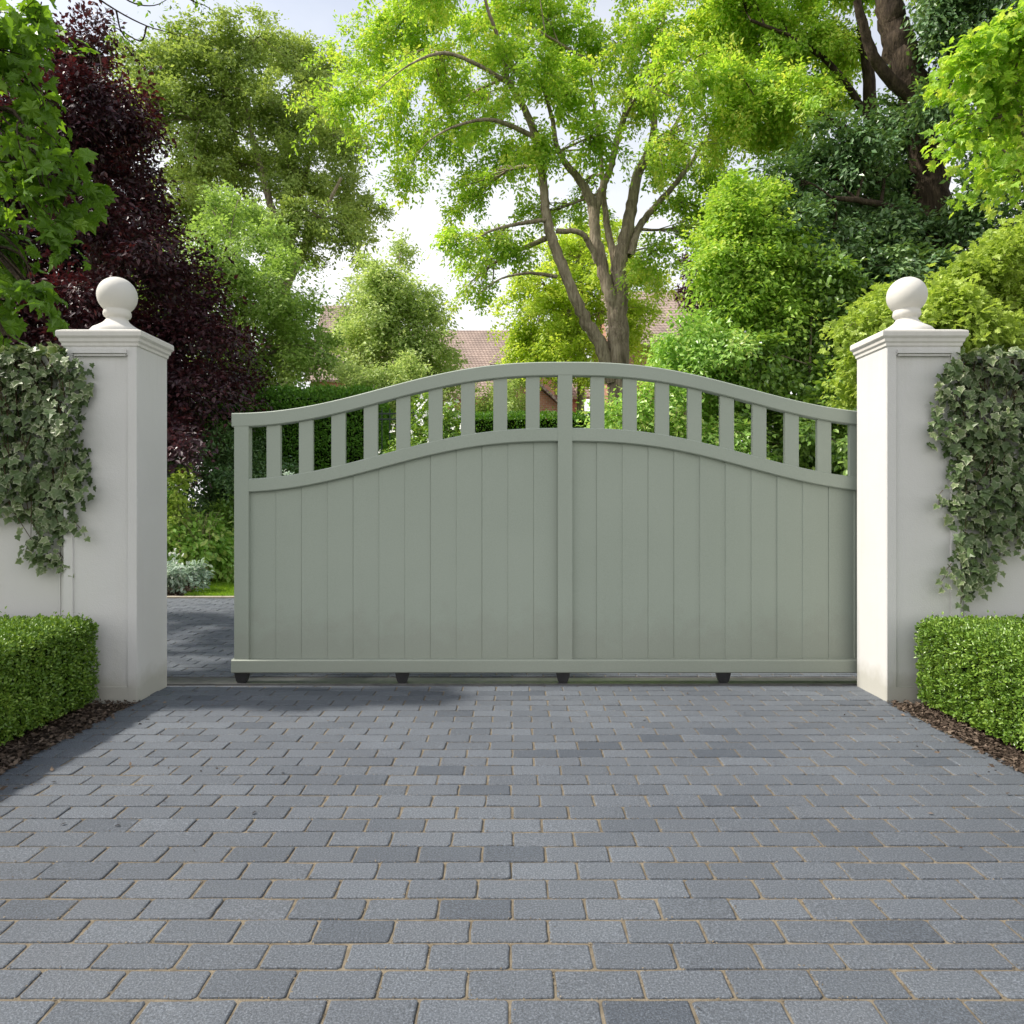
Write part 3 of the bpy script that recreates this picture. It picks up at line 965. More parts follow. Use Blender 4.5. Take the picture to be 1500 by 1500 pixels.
# ------------------------------------------------------------------ clipped box hedges by the drive
def hedge(name, label, x0, x1, y0, y1, z0, z1, n, size, leaf, rnd=0.04, cat="hedge", group=None, seed=3, tmpl=RHOMB, lump=0.02):
    global R
    R = np.random.default_rng(seed)
    cx, cy = (x0 + x1) / 2, (y0 + y1) / 2
    root = thing(name, label, cat, (cx, cy, 0), group)
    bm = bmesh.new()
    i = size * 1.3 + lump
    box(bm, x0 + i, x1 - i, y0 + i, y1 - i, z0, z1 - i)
    from_bm("dark_core", bm, M["hedge_core"], root, bevel=min(0.05, (x1 - x0) * .1))  # solid near-black box filling the hedge behind its leaves
    hx, hy, hz = (x1 - x0) / 2, (y1 - y0) / 2, (z1 - z0)
    A = np.array([hy * 2 * hz, hy * 2 * hz, hx * 2 * hz, hx * 2 * hz, 4 * hx * hy])
    f = R.choice(5, n, p=A / A.sum())
    u, v = R.random(n) * 2 - 1, R.random(n)
    p = np.zeros((n, 3)); nr = np.zeros((n, 3))
    for k, (ax, sg) in enumerate(((0, -1), (0, 1), (1, -1), (1, 1))):
        m = f == k
        if ax == 0:
            p[m] = np.stack([np.full(m.sum(), cx + sg * hx), cy + u[m] * hy, z0 + v[m] * hz], -1)
        else:
            p[m] = np.stack([cx + u[m] * hx, np.full(m.sum(), cy + sg * hy), z0 + v[m] * hz], -1)
        nr[m, ax] = sg
    m = f == 4
    p[m] = np.stack([cx + u[m] * hx, cy + (v[m] * 2 - 1) * hy, np.full(m.sum(), z1)], -1)
    nr[m, 2] = 1
    # rounded, lumpy clipping; tucked in towards the foot
    q = p - np.array([cx, cy, z0])
    k = 3.2 / max(hz, 0.3)
    wob = (np.sin(p[:, 0] * 9 * k + 2 * p[:, 2] * k) + np.sin(p[:, 1] * 7.3 * k + 1) + np.sin(p[:, 2] * 11 * k + p[:, 1] * 5 * k)) / 3 * lump
    depth = (R.random(n) ** 1.4) * size * 2.3 - size * 0.5
    sprig = R.random(n) < 0.03
    depth[sprig] -= size * (0.5 + 2.2 * R.random(sprig.sum()) ** 2)
    p += nr * (wob - depth)[:, None]
    edge = np.maximum(0, (np.abs(q[:, 0]) / hx - 1 + rnd / hx)) * 0
    # round the long top edges and the vertical corners
    for a_, ha in ((0, hx), (1, hy)):
        over = np.clip((np.abs(p[:, a_] - (cx, cy)[a_]) - (ha - rnd)) / rnd, 0, 1)
        p[:, 2] -= np.where(p[:, 2] > z1 - rnd, over ** 2 * rnd * 0.5, 0)
    ov = np.clip((p[:, 2] - (z1 - rnd)) / rnd, 0, 1)
    for a_, c_ in ((0, cx), (1, cy)):
        p[:, a_] -= np.where(nr[:, 2] == 0, nr[:, a_] * ov ** 2 * rnd * 0.5, 0)
    foot = np.clip(1 - (p[:, 2] - z0) / (0.25 * hz), 0, 1)
    p[:, :2] -= nr[:, :2] * (foot ** 2 * 0.06 * min(1, hz))[:, None]
    ax = R.normal(size=(n, 3)) * 0.6 + nr * 0.7 + [0, 0, 0.35]
    nn = nr * 0.5 + [0, 0, 0.45] + R.normal(size=(n, 3)) * 0.55
    leaves("foliage", p, ax, nn, size * (0.65 + 0.7 * R.random(n)), tmpl, LEAF[leaf], root)
    return root


hedge("box_hedge", "low clipped box hedge at the left edge, its drive side in deep shade", -3.05, -2.300, 1.7, 4.07, 0.02, 0.478, 120000, 0.0165, "box", seed=31, group="clipped hedges beside the drive", tmpl=OVAL)
hedge("box_hedge", "low clipped box hedge at the right edge, its drive side sunlit", 2.245, 3.05, 1.7, 4.07, 0.02, 0.478, 120000, 0.0165, "box", seed=32, group="clipped hedges beside the drive", tmpl=OVAL)

# ------------------------------------------------------------------ ivy on the wall tops
def ivy(label, s, poly, n, seed):
    """poly: outline in (X, Z) on the wall, world metres."""
    global R
    R = np.random.default_rng(seed)
    root = thing("ivy", label, "ivy", (s * 3.0, 4.2, 0), "ivy hanging over the walls")
    poly = np.array(poly)

    def inside(q):
        c = np.zeros(len(q), bool)
        j = len(poly) - 1
        for i in range(len(poly)):
            a, b = poly[i], poly[j]
            cond = (a[1] > q[:, 1]) != (b[1] > q[:, 1])
            xint = (b[0] - a[0]) * (q[:, 1] - a[1]) / (b[1] - a[1] + 1e-12) + a[0]
            c ^= cond & (q[:, 0] < xint)
            j = i
        return c

    lo, hi = poly.min(0), poly.max(0)
    q = lo + (hi - lo) * R.random((n * 6, 2))
    jit = q + R.normal(size=q.shape) * 0.022
    q = q[inside(jit)][:n]
    # clumped thickness
    th = 0.09 + 0.06 * np.sin(q[:, 0] * 11 + 3 * np.sin(q[:, 1] * 7)) + 0.03 * np.sin(q[:, 1] * 17)
    tz = np.clip((q[:, 1] - lo[1]) / (hi[1] - lo[1]), 0, 1)
    th = np.clip(th, 0.02, 0.19) * (0.35 + 0.65 * tz) + 0.012
    onp = np.abs(q[:, 0]) < PX + PW
    y0 = np.where(onp, 4.15, 4.20)
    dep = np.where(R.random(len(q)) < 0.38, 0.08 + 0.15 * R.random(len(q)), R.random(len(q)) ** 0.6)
    p = np.stack([q[:, 0], y0 - th * dep, q[:, 1]], -1)
    ax = np.stack([R.normal(size=len(q)) * 0.55, -0.25 + R.normal(size=len(q)) * 0.3, -0.75 + R.normal(size=len(q)) * 0.35], -1)
    nn = np.stack([R.normal(size=len(q)) * 0.42, -1.0 + R.normal(size=len(q)) * 0.2, 0.45 + R.normal(size=len(q)) * 0.42], -1)
    sz = (0.034 + 0.036 * R.random(len(q)) ** 1.2) * (0.72 + 0.36 * dep)
    # over the coping: leaves lying on top and hanging behind
    nt = n // 4
    xt = np.where(R.random(nt) < 2, lo[0] + (hi[0] - lo[0]) * R.random(nt), 0)
    keep = (np.abs(xt) > PX + PW - 0.02)
    xt = xt[keep]
    nt = len(xt)
    topz = poly[:, 1].max()
    pt = np.stack([xt, 4.08 + 0.42 * R.random(nt), 1.955 + (topz - 1.955) * R.random(nt) * (0.75 + .25 * np.sin(xt * 9))], -1)
    p = np.vstack([p, pt])
    ax = np.vstack([ax, R.normal(size=(nt, 3)) + [0, -0.5, 0]])
    nn = np.vstack([nn, R.normal(size=(nt, 3)) * 0.45 + [0, -0.3, 1]])
    sz = np.concatenate([sz, 0.035 + 0.035 * R.random(nt)])
    val = np.clip(0.45 + R.normal(size=len(p)) * 0.22, 0, 0.88)
    val[R.random(len(p)) < 0.015] = 1.0
    val[:len(q)] = np.where(dep < 0.25, val[:len(q)] * 0.35, val[:len(q)])  # leaves nearest the wall darkened: shade of the gaps put into their colour
    T = Tubes()
    # loose runners trailing below the mass
    ex = [[], [], [], [], []]
    for b in q[R.choice(len(q), 60)]:
        col = q[np.abs(q[:, 0] - b[0]) < 0.03]
        z0 = col[:, 1].min()
        if R.random() < 0.5: continue
        m = int(R.integers(2, 6))
        yb = 4.13 if abs(b[0]) < PX + PW else 4.19
        c = np.array([b[0], yb - 0.02, z0 + 0.06])
        path = [c.copy()]
        for k in range(m):
            c = c + np.array([R.normal() * 0.012 - 0.004 * s, 0.002, -0.024 - 0.012 * R.random()])
            c[1] = min(c[1], yb - 0.004)
            path.append(c.copy())
            sd_ = 1 if k % 2 else -1
            ex[0].append(c + [sd_ * 0.012, -0.012, 0]); ex[1].append([sd_ * 0.7 + R.normal() * .3, -0.3, -0.6]); ex[2].append([R.normal() * .4, -1, 0.4 + R.normal() * .3])
            ex[3].append(0.046 - 0.0028 * k + 0.010 * R.random()); ex[4].append(0.35 + 0.5 * R.random())
        T.add(np.array(path), np.linspace(0.0022, 0.0012, len(path)), 4)
    if ex[0]:
        p = np.vstack([p, ex[0]]); ax = np.vstack([ax, ex[1]]); nn = np.vstack([nn, ex[2]])
        sz = np.concatenate([sz, ex[3]]); val = np.concatenate([val, ex[4]])
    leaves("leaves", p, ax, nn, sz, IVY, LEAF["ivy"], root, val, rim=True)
    base = q[R.choice(len(q), 130)]
    base = base[np.abs(base[:, 0]) > PX + PW - 0.10]
    for b in base:
        z = min(1.93, b[1] + 0.15 + 0.5 * R.random())
        top = np.array([b[0] + s * abs(R.normal()) * 0.10, 4.17, z])
        yb = 4.13 if abs(b[0]) < PX + PW else 4.19
        a = [top, (top + [b[0], yb - 0.02, b[1]]) / 2 + R.normal(size=3) * [0.03, 0.008, 0.02], [b[0], yb - 0.02 - 0.02 * R.random(), b[1]]]
        for v in a:
            v[1] = min(v[1], yb)
        sp = spline(a, 9)
        T.add(sp, np.linspace(0.0035, 0.0015, len(sp)), 5)
    T.build("stems", M["twig"], root)
    return root


def wp(pts, D=4.14):
    return [(P(a, b, D)[0], P(a, b, D)[2]) for a, b in pts]


ivy("grey-green ivy hanging over the left wall, tapering to a single point", -1,
    wp([(-450, 508), (60, 508), (108, 518), (128, 535), (130, 590), (122, 640), (130, 690), (140, 712), (122, 735), (112, 765), (85, 780), (82, 815), (62, 838), (42, 815), (35, 770), (8, 745), (-60, 735), (-200, 720), (-450, 700)]), 4300, 41)
ivy("grey-green ivy hanging over the right wall with a ragged trailing lower edge", 1,
    wp([(1950, 516), (1440, 516), (1392, 526), (1362, 556), (1370, 590), (1358, 618), (1362, 642), (1390, 660), (1388, 700), (1392, 740), (1398, 775), (1392, 805), (1394, 852), (1404, 850), (1420, 835), (1432, 880), (1438, 850), (1450, 835), (1466, 808), (1500, 790), (1560, 770), (1700, 720), (1950, 700)]), 4300, 42)

# ------------------------------------------------------------------ trees
# central multi-stemmed tree
tree("lime_tree", "tall multi-stemmed tree with grey-brown forked trunk rising behind the gate", "tree", 14.0, 905,
     [(520, 85, 62, 50), (490, 150, 40, 34), (590, 40, 70, 45), (560, 175, 62, 42), (640, 110, 64, 50), (700, 45, 66, 46), (620, 220, 54, 34),
      (585, 268, 28, 24), (690, 170, 60, 44), (760, 90, 60, 50), (735, 235, 52, 34), (690, 285, 50, 30), (725, 352, 58, 34), (675, 345, 36, 26), (690, 410, 40, 26), (800, 30, 60, 46),
      (830, 130, 56, 48), (800, 210, 40, 34), (880, 60, 58, 50), (880, 190, 46, 40), (940, 120, 56, 46), (960, 30, 60, 46), (1010, 90, 58, 50),
      (1010, 180, 54, 42), (960, 230, 44, 36), (1050, 245, 44, 36), (1000, 300, 42, 32), (1040, 330, 36, 28), (850, 300, 36, 24), (780, 305, 34, 22),
      (600, -60, 90, 50), (760, -60, 100, 60), (920, -70, 100, 60), (1060, -20, 70, 60), (1090, 150, 40, 44), (965, 370, 40, 28)],
     "plane", 128000, 0.080, 0.27, twigs=2.0, per=24, ktw=12, jit=0.06, hole=0.34, droop=0.35, depth=2.4, seed=101, limb_gain=0.86,
     limbs=[
         [(905, 830, 0, 46), (905, 700, 0, 40), (906, 560, 0, 36), (905, 480, 0, 35), (908, 430, 0, 30), (907, 395, .05, 26), (915, 350, .1, 23), (926, 300, .2, 20), (935, 255, .3, 17), (955, 210, .5, 13), (960, 150, .6, 11), (966, 80, .7, 8), (975, 0, .8, 6), (985, -60, .8, 3)],
         [(897, 560, -.05, 24), (880, 505, -.1, 23), (858, 470, -.2, 21), (838, 425, -.3, 19), (822, 385, -.35, 18), (807, 345, -.4, 17), (799, 305, -.45, 15), (795, 260, -.5, 14), (788, 210, -.6, 13), (768, 160, -.8, 11), (746, 120, -1, 9), (735, 70, -1.1, 7), (715, 15, -1.3, 5), (700, -50, -1.4, 3)],
         [(904, 500, -.02, 12), (897, 445, -.1, 20), (884, 400, -.1, 20), (872, 345, -.05, 19), (868, 300, 0, 18), (850, 265, -.1, 14), (828, 238, -.3, 11), (815, 212, -.5, 9), (808, 170, -.7, 7), (790, 110, -1, 5)],
         [(870, 320, 0, 14), (885, 268, .1, 13), (895, 245, .15, 12), (905, 200, .2, 11), (920, 150, .3, 10), (925, 90, .4, 8), (936, 30, .5, 5)],
         [(908, 455, .02, 8), (906, 415, .08, 13), (898, 375, .2, 13), (890, 335, .35, 12), (886, 300, .5, 10), (880, 230, .8, 8), (870, 150, 1.1, 6), (860, 80, 1.3, 4)],
         [(922, 375, .05, 16), (935, 335, .2, 13), (962, 300, .5, 11), (998, 258, .9, 9), (1035, 205, 1.3, 7), (1070, 150, 1.6, 4)],
         [(875, 385, -.1, 10), (862, 355, -.2, 10), (848, 340, -.3, 9), (815, 338, -.4, 9)],
         [(788, 205, -.6, 9), (765, 192, -.8, 8), (722, 176, -1.2, 6), (682, 180, -1.5, 4), (640, 198, -1.8, 2.5), (610, 225, -2, 1)],
         [(750, 125, -1, 7), (700, 95, -1.3, 6), (650, 78, -1.6, 5), (600, 95, -2, 2.5), (555, 130, -2.2, 1)],
         [(800, 322, -.45, 8), (760, 328, -.8, 6), (720, 338, -1.1, 4), (680, 362, -1.4, 2.5), (655, 390, -1.5, 1)],
         [(815, 405, -.35, 7), (775, 400, -.7, 5), (735, 408, -1, 3), (700, 430, -1.2, 1)],
         [(870, 95, .6, 7), (830, 70, .2, 5), (780, 40, -.4, 3)],
         [(955, 215, .5, 8), (985, 190, .9, 7), (1010, 140, 1.2, 5), (1030, 80, 1.4, 3)]])

# yellow-green tree behind it
tree("field_maple", "bright yellow-green tree behind the forked trunk, in front of the brick houses", "tree", 20.0, 850,
     [(785, 415, 44, 36), (762, 475, 34, 44), (830, 370, 54, 38), (815, 470, 56, 52), (860, 430, 50, 48), (790, 520, 52, 30), (870, 330, 44, 30), (925, 470, 46, 40), (950, 420, 36, 26), (930, 380, 46, 34), (850, 520, 50, 36)],
     "yellow", 52000, 0.10, 0.36, per=18, trunk_r=0.16, twigs=1, hole=0.2, seed=102, fork=2.6)

# tall pale oak at the back left
tree("oak_tree", "tall broad olive-green tree at the back left under the open sky", "tree", 26.0, 425,
     [(215, 95, 56, 44), (285, 60, 58, 42), (355, 55, 56, 40), (420, 75, 52, 40), (468, 100, 44, 34), (235, 165, 62, 48), (315, 140, 66, 52), (395, 150, 68, 52), (465, 165, 52, 44), (500, 205, 36, 34),
      (280, 235, 64, 46), (360, 240, 66, 48), (440, 245, 60, 44), (505, 275, 42, 36), (310, 300, 50, 34), (470, 315, 50, 34), (525, 330, 34, 32), (400, 320, 44, 28), (180, 150, 40, 50), (540, 300, 22, 24), (450, 370, 30, 20), (260, 300, 50, 40)],
     "oak", 120000, 0.128, 0.50, per=22, ktw=13, twigs=1.8, hole=0.30, seed=103, bark="bark", depth=2.5,
     limbs=[[(420, 790, 0, 26), (418, 600, 0, 22), (416, 450, 0, 20), (415, 390, 0, 18), (405, 330, 0, 13), (385, 260, 0, 9), (365, 180, 0, 6), (345, 90, 0, 3)],
            [(416, 420, 0, 12), (428, 350, 0, 10), (440, 290, 0, 8), (460, 210, 0, 5), (470, 130, 0, 3)],
            [(416, 400, 0, 11), (395, 340, .5, 9), (360, 290, 1, 7), (310, 240, 1.5, 5), (260, 180, 2, 3)],
            [(417, 430, 0, 10), (445, 370, -.5, 8), (470, 320, -1, 6), (500, 260, -1.5, 4)],
            [(416, 410, 0, 9), (415, 320, .5, 8), (418, 240, .8, 6), (410, 140, 1, 3)],
            [(420, 400, 0, 8), (455, 345, 1, 6), (485, 330, 1.4, 4), (525, 335, 1.7, 2)]])

# copper beech behind the left pillar
tree("copper_beech", "dark purple copper beech behind the left pillar", "tree", 12.2, 120,
     [(85, 85, 46, 46), (130, 300, 60, 44, -1.2), (120, 430, 60, 44, -1.2), (100, 200, 50, 40, -1.1), (170, 500, 70, 40, -1.0), (125, 55, 40, 34), (60, 150, 70, 52), (140, 140, 64, 50), (190, 190, 40, 34), (40, 240, 80, 56), (140, 235, 84, 54), (210, 265, 40, 36), (60, 330, 100, 60), (170, 320, 84, 52), (240, 345, 44, 34),
      (40, 420, 90, 56), (150, 410, 96, 56), (250, 410, 52, 34), (300, 420, 36, 22), (100, 500, 110, 56), (220, 490, 90, 52), (310, 470, 48, 28), (330, 515, 38, 26), (60, 590, 100, 60), (180, 580, 96, 56), (280, 570, 72, 44), (345, 560, 36, 24),
      (230, 640, 80, 40), (300, 625, 60, 34), (-60, 300, 90, 90), (-60, 480, 90, 90), (20, 640, 110, 60), (-40, 130, 70, 70)],
     "copper", 175000, 0.085, 0.42, trunk_r=0.22, bark="bark_dark", twigs=0.8, hole=0.12, droop=0.15, seed=104, fork=1.2, shell=0.42)

# fresh green tree in front of the oak
tree("hornbeam", "fresh green bushy tree right of the purple beech", "tree", 17.0, 400,
     [(310, 305, 40, 30), (355, 310, 46, 32), (325, 360, 48, 38), (385, 355, 44, 38), (350, 420, 56, 44), (405, 410, 46, 40), (345, 490, 58, 44), (410, 470, 54, 44), (450, 455, 32, 32), (450, 520, 46, 38), (390, 530, 60, 40), (300, 400, 40, 50), (250, 450, 50, 50), (220, 380, 44, 50), (160, 450, 80, 80), (130, 560, 90, 60), (480, 515, 24, 30), (330, 545, 60, 40)],
     "fresh", 80000, 0.092, 0.38, per=18, trunk_r=0.16, twigs=0.7, hole=0.12, seed=105, fork=1.4)

# small pointed tree in the middle distance
tree("birch_tree", "small pointed olive-green tree in front of the tiled roof, under the bright sky", "tree", 22.0, 575,
     [(586, 372, 13, 26), (570, 405, 26, 26), (540, 400, 20, 30), (600, 430, 34, 28), (525, 445, 34, 36), (565, 455, 42, 36), (625, 450, 22, 28), (610, 490, 42, 36), (550, 505, 48, 40), (640, 500, 24, 30), (515, 495, 32, 34), (600, 540, 52, 34), (650, 540, 26, 30)],
     "pale", 40000, 0.115, 0.5, trunk_r=0.12, twigs=1.2, hole=0.25, seed=106, fork=1.2)

# right: dark ivy-clad tree with visible trunk
tree("evergreen_oak", "massive dark evergreen tree with thick trunk behind the right pillar", "tree", 12.0, 1358,
     [(1290, 185, 50, 40), (1250, 235, 64, 46), (1190, 255, 50, 42), (1150, 265, 60, 34, -0.6), (1210, 350, 80, 36, -0.9), (1300, 390, 90, 34, -1.0), (1230, 200, 60, 34, -0.5), (1320, 265, 50, 40), (1235, 300, 78, 44), (1160, 310, 44, 36), (1310, 330, 80, 44), (1400, 335, 66, 36), (1440, 300, 46, 36),
      (1470, 370, 60, 44), (1280, 395, 80, 44), (1380, 395, 76, 40), (1440, 430, 70, 44), (1330, 450, 90, 40), (1240, 440, 70, 50), (1490, 210, 50, 46), (1450, 30, 60, 44), (1390, 20, 50, 40), (1500, 120, 60, 60),
      (1365, 140, 36, 24, -0.9), (1395, 165, 36, 34), (1540, 300, 80, 80), (1340, 520, 110, 50), (1470, 520, 90, 60), (1420, -60, 90, 60)],
     "dark", 135000, 0.088, 0.34, per=20, ktw=12, bark="bark_dark", twigs=1, hole=0.22, droop=0.4, depth=1.5, seed=107,
     limbs=[[(1362, 842, 0, 74), (1360, 640, 0, 60), (1360, 450, 0, 54), (1362, 300, 0, 50), (1358, 220, 0, 48), (1345, 150, 0, 48), (1325, 90, 0, 44), (1310, 40, 0, 40), (1300, -10, 0, 34), (1290, -80, 0, 24)],
            [(1352, 190, 0, 28), (1385, 120, .2, 22), (1400, 60, .4, 18), (1410, 0, .5, 14), (1425, -60, .6, 8)],
            [(1350, 160, 0, 20), (1290, 100, -.2, 16), (1268, 50, -.3, 13), (1255, 0, -.4, 10)],
            [(1360, 330, 0, 18), (1290, 300, -.6, 10), (1220, 290, -1, 6)],
            [(1362, 320, 0, 16), (1430, 300, -.4, 10), (1490, 260, -.8, 6)]])

# yellow-green canopy at the top, left of that trunk
tree("beech_tree", "yellow-green spreading beech canopy at the top, left of the dark trunk", "tree", 13.5, 1270,
     [(1065, 40, 48, 40), (1120, 55, 60, 46), (1055, 105, 36, 30), (1110, 125, 60, 42), (1075, 165, 36, 26), (1160, 130, 52, 40), (1190, 50, 56, 46), (1100, 200, 34, 18), (1150, 195, 44, 26), (1225, 60, 40, 40), (1205, 140, 40, 36), (1080, -30, 80, 50), (1200, -40, 90, 50)],
     "plane", 70000, 0.080, 0.28, per=22, bark="bark_dark", twigs=1.5, hole=0.22, droop=0.4, depth=1.4, seed=108,
     limbs=[[(1275, 830, 0, 34), (1282, 500, 0, 30), (1285, 250, 0, 24), (1272, 120, 0, 17), (1262, 40, 0, 13), (1255, -40, 0, 8)],
            [(1284, 230, 0, 14), (1240, 190, -.3, 10), (1180, 160, -.6, 7), (1110, 150, -1, 4)],
            [(1280, 190, 0, 12), (1230, 110, -.2, 9), (1170, 60, -.4, 6), (1100, 30, -.6, 4)]])

# shrub masses right of centre
tree("hazel_bush", "tall bright green bush left of the dark evergreen, above the gate's right half", "shrub", 10.6, 1110,
     [(1075, 285, 40, 30), (1120, 300, 50, 36), (1055, 330, 40, 32), (1105, 345, 60, 40), (1160, 360, 44, 36), (1050, 390, 36, 30), (1110, 405, 56, 40), (1080, 440, 56, 36), (1140, 450, 60, 40)],
     "hazel", 46000, 0.075, 0.30, per=16, jit=0.15, trunk_r=0.06, twigs=0.8, hole=0.18, droop=0.3, seed=109, fork=0.6, stemname="stems", leafname="foliage")
tree("cherry_laurel", "large deep green laurel behind the gate, beside the right pillar", "shrub", 10.2, 1180,
     [(1170, 420, 60, 40), (1215, 400, 50, 40), (1150, 480, 70, 44), (1215, 480, 60, 44), (1100, 520, 60, 40), (1170, 545, 70, 44), (1235, 550, 56, 46), (1120, 590, 70, 44), (1200, 610, 70, 44), (1150, 660, 80, 44), (1240, 670, 60, 44), (1290, 600, 60, 60), (1200, 740, 110, 60)],
     "laurel", 60000, 0.082, 0.28, per=16, tmpl=OVAL, trunk_r=0.07, twigs=0.8, hole=0.24, droop=0.4, seed=110, fork=0.5, stemname="stems", leafname="foliage")
tree("dogwood_bush", "pale lime-leaved bush right of the forked trunk, seen above and through the pickets", "shrub", 10.0, 1030,
     [(1015, 480, 30, 24), (1050, 500, 40, 28), (985, 520, 34, 26), (1020, 545, 50, 34), (1065, 560, 40, 36), (965, 570, 44, 34), (1010, 600, 56, 36), (920, 610, 40, 34), (960, 640, 56, 34), (1050, 640, 56, 40), (1100, 690, 50, 36), (900, 660, 56, 40), (893, 605, 26, 26), (880, 640, 30, 30), (1000, 720, 110, 50), (1075, 470, 24, 26)],
     "lush", 48000, 0.07, 0.3, jit=0.14, trunk_r=0.05, twigs=0.8, hole=0.2, droop=0.35, seed=111, fork=0.4, stemname="stems", leafname="foliage")

# golden foliage behind the right wall
tree("golden_acer", "golden lime shrub over the right wall, beside and behind the ball finial", "shrub", 6.2, 1420,
     [(1255, 478, 26, 12), (1285, 450, 34, 22), (1290, 485, 44, 24), (1320, 470, 30, 30), (1400, 470, 34, 34), (1435, 420, 44, 30), (1480, 380, 40, 30), (1485, 350, 26, 18), (1430, 480, 50, 36), (1485, 440, 46, 44), (1400, 430, 26, 18), (1500, 500, 50, 40), (1370, 505, 50, 24), (1560, 430, 60, 60), (1440, 560, 110, 50), (1300, 540, 60, 40)],
     "golden", 40000, 0.050, 0.24, nrand=0.65, tmpl=MAPLE, trunk_r=0.04, twigs=1, hole=0.2, droop=0.2, depth=0.35, seed=112, fork=0.5, base=(3.9, 6.3), stemname="stems", leafname="foliage")
# bright maple reaching in at the top right
tree("sycamore_tree", "bright yellow-green sycamore branches reaching in at the top right corner", "tree", 7.2, 1640,
     [(1475, 55, 40, 26), (1430, 90, 44, 24), (1485, 115, 34, 20), (1400, 125, 26, 12), (1440, 150, 42, 18), (1485, 175, 34, 24), (1420, 180, 30, 16), (1470, 215, 30, 20), (1495, 20, 30, 30), (1560, 100, 60, 60), (1600, 0, 90, 70), (1490, 250, 20, 14)],
     "plane", 6500, 0.080, 0.34, nrand=0.7, tmpl=MAPLE, trunk_r=0.16, twigs=1.5, hole=0.15, droop=0.4, depth=0.5, seed=113, base=(6.2, 7.4), fork=2.0)
# green maple reaching in at the left
tree("maple_tree", "green lobed-leaf maple branches hanging in at the top left edge", "tree", 5.1, -230,
     [(8, 20, 44, 24), (62, 8, 34, 14), (18, 78, 34, 14), (58, 60, 22, 10), (4, 130, 30, 14), (30, 150, 34, 12), (75, 158, 28, 8), (10, 185, 34, 18), (48, 215, 36, 14), (82, 232, 28, 10),
      (20, 262, 40, 18), (70, 270, 34, 10), (112, 282, 24, 9), (30, 305, 34, 14), (88, 318, 26, 9), (14, 345, 20, 8),
      (34, 410, 20, 8), (52, 434, 14, 6), (8, 440, 12, 6), (10, 494, 18, 6),
      (-60, 60, 60, 50), (-60, 220, 60, 60), (-80, 330, 40, 30), (-160, 180, 90, 100), (-110, 0, 90, 50), (-120, 420, 50, 40),
      (-120, 260, 80, 80, 0.9), (-130, 120, 90, 80, 1.5), (-110, 330, 70, 60, 1.7), (-150, 200, 90, 90, 2.3), (-120, 400, 70, 60, 2.4)],  # unseen off-frame lobes, added to throw shade on the garden drive
     "maple", 4400, 0.104, 0.26, nrand=0.8, tmpl=MAPLE, trunk_r=0.13, bark="bark_dark", twigs=1.2, hole=0.05, droop=0.5, depth=0.3, seed=114, base=(-5.4, 5.8), fork=1.7)

# hanging twig at the very top left
R = np.random.default_rng(9)
tw = thing("bare_twigs", "thin nearly bare twigs arching in across the sky at the top left", "branch", P(200, -40, 5.0))
T = Tubes()
tips = []
for path in ([(110, -25), (170, 15), (215, 38), (250, 48), (275, 56)], [(150, -30), (190, 2), (225, 8), (250, -4)], [(215, 38), (205, 60), (165, 40), (160, 70)], [(240, -30), (280, 0), (300, 8), (312, 16)], [(170, 15), (180, 50), (210, 75)]):
    sp = spline([P(a, b, 5.0 + 0.05 * i) for i, (a, b) in enumerate(path)], 16)
    T.add(sp, np.linspace(0.007, 0.002, len(sp)), 5)
    tips += [sp[i] for i in range(len(sp) // 2, len(sp))]
T.build("twig", M["bark_dark"], tw)
tips = np.array(tips)
k = 110
pp = tips[R.integers(len(tips), size=k)] + R.normal(size=(k, 3)) * 0.03
leaves("leaves", pp, R.normal(size=(k, 3)) + [0, 0, -.4], R.normal(size=(k, 3)) + [0, 0, .5], 0.02 + 0.03 * R.random(k), RHOMB, LEAF["maple"], tw)

# ------------------------------------------------------------------ hedges and shrubs inside the garden
hedge("clipped_hedge", "tall clipped green hedge with sunlit top behind the gate's left pickets", -5.3, -2.3, 12.6, 13.8, 0.0, 3.12, 60000, 0.06, "hedge", seed=51, rnd=0.25, lump=0.07)
hedge("clipped_hedge", "dark flat-topped hedge in front of the brick gable, beside the centre post", -1.6, 2.5, 17.5, 18.6, 0.0, 3.30, 42000, 0.06, "hedge", seed=52, rnd=0.12, lump=0.04)
tree("yew_shrub", "very dark yew shrub under the purple beech, behind the flower bed", "shrub", 11.9, 300,
     [(255, 650, 50, 44), (310, 660, 50, 44), (270, 720, 60, 50), (330, 720, 50, 44), (300, 780, 70, 50), (220, 700, 60, 60), (350, 690, 44, 44), (400, 700, 50, 40), (380, 650, 40, 34)],
     "dark", 30000, 0.06, 0.26, trunk_r=0.05, bark="bark_dark", twigs=0.5, hole=0.08, seed=120, fork=0.3, stemname="stems", leafname="foliage")
tree("spiraea_bush", "pale yellow sunlit bush just above the gate's left shoulder", "shrub", 15.5, 560,
     [(520, 550, 34, 22), (560, 545, 34, 22), (600, 540, 24, 24), (540, 580, 44, 26), (590, 575, 40, 30), (600, 530, 14, 16), (620, 600, 40, 34), (560, 620, 60, 40)],
     "pale", 22000, 0.075, 0.32, trunk_r=0.05, twigs=0.6, hole=0.15, seed=121, fork=0.5, stemname="stems", leafname="foliage")
tree("philadelphus_bush", "pale lemon-green bush seen through pickets left of the centre post", "shrub", 20.5, 735,
     [(715, 590, 34, 30), (745, 580, 34, 34), (762, 596, 20, 26), (700, 620, 30, 26), (740, 640, 60, 30), (760, 560, 16, 18)],
     "pale", 16000, 0.08, 0.32, trunk_r=0.05, twigs=0.6, hole=0.15, seed=122, fork=0.5, stemname="stems", leafname="foliage")
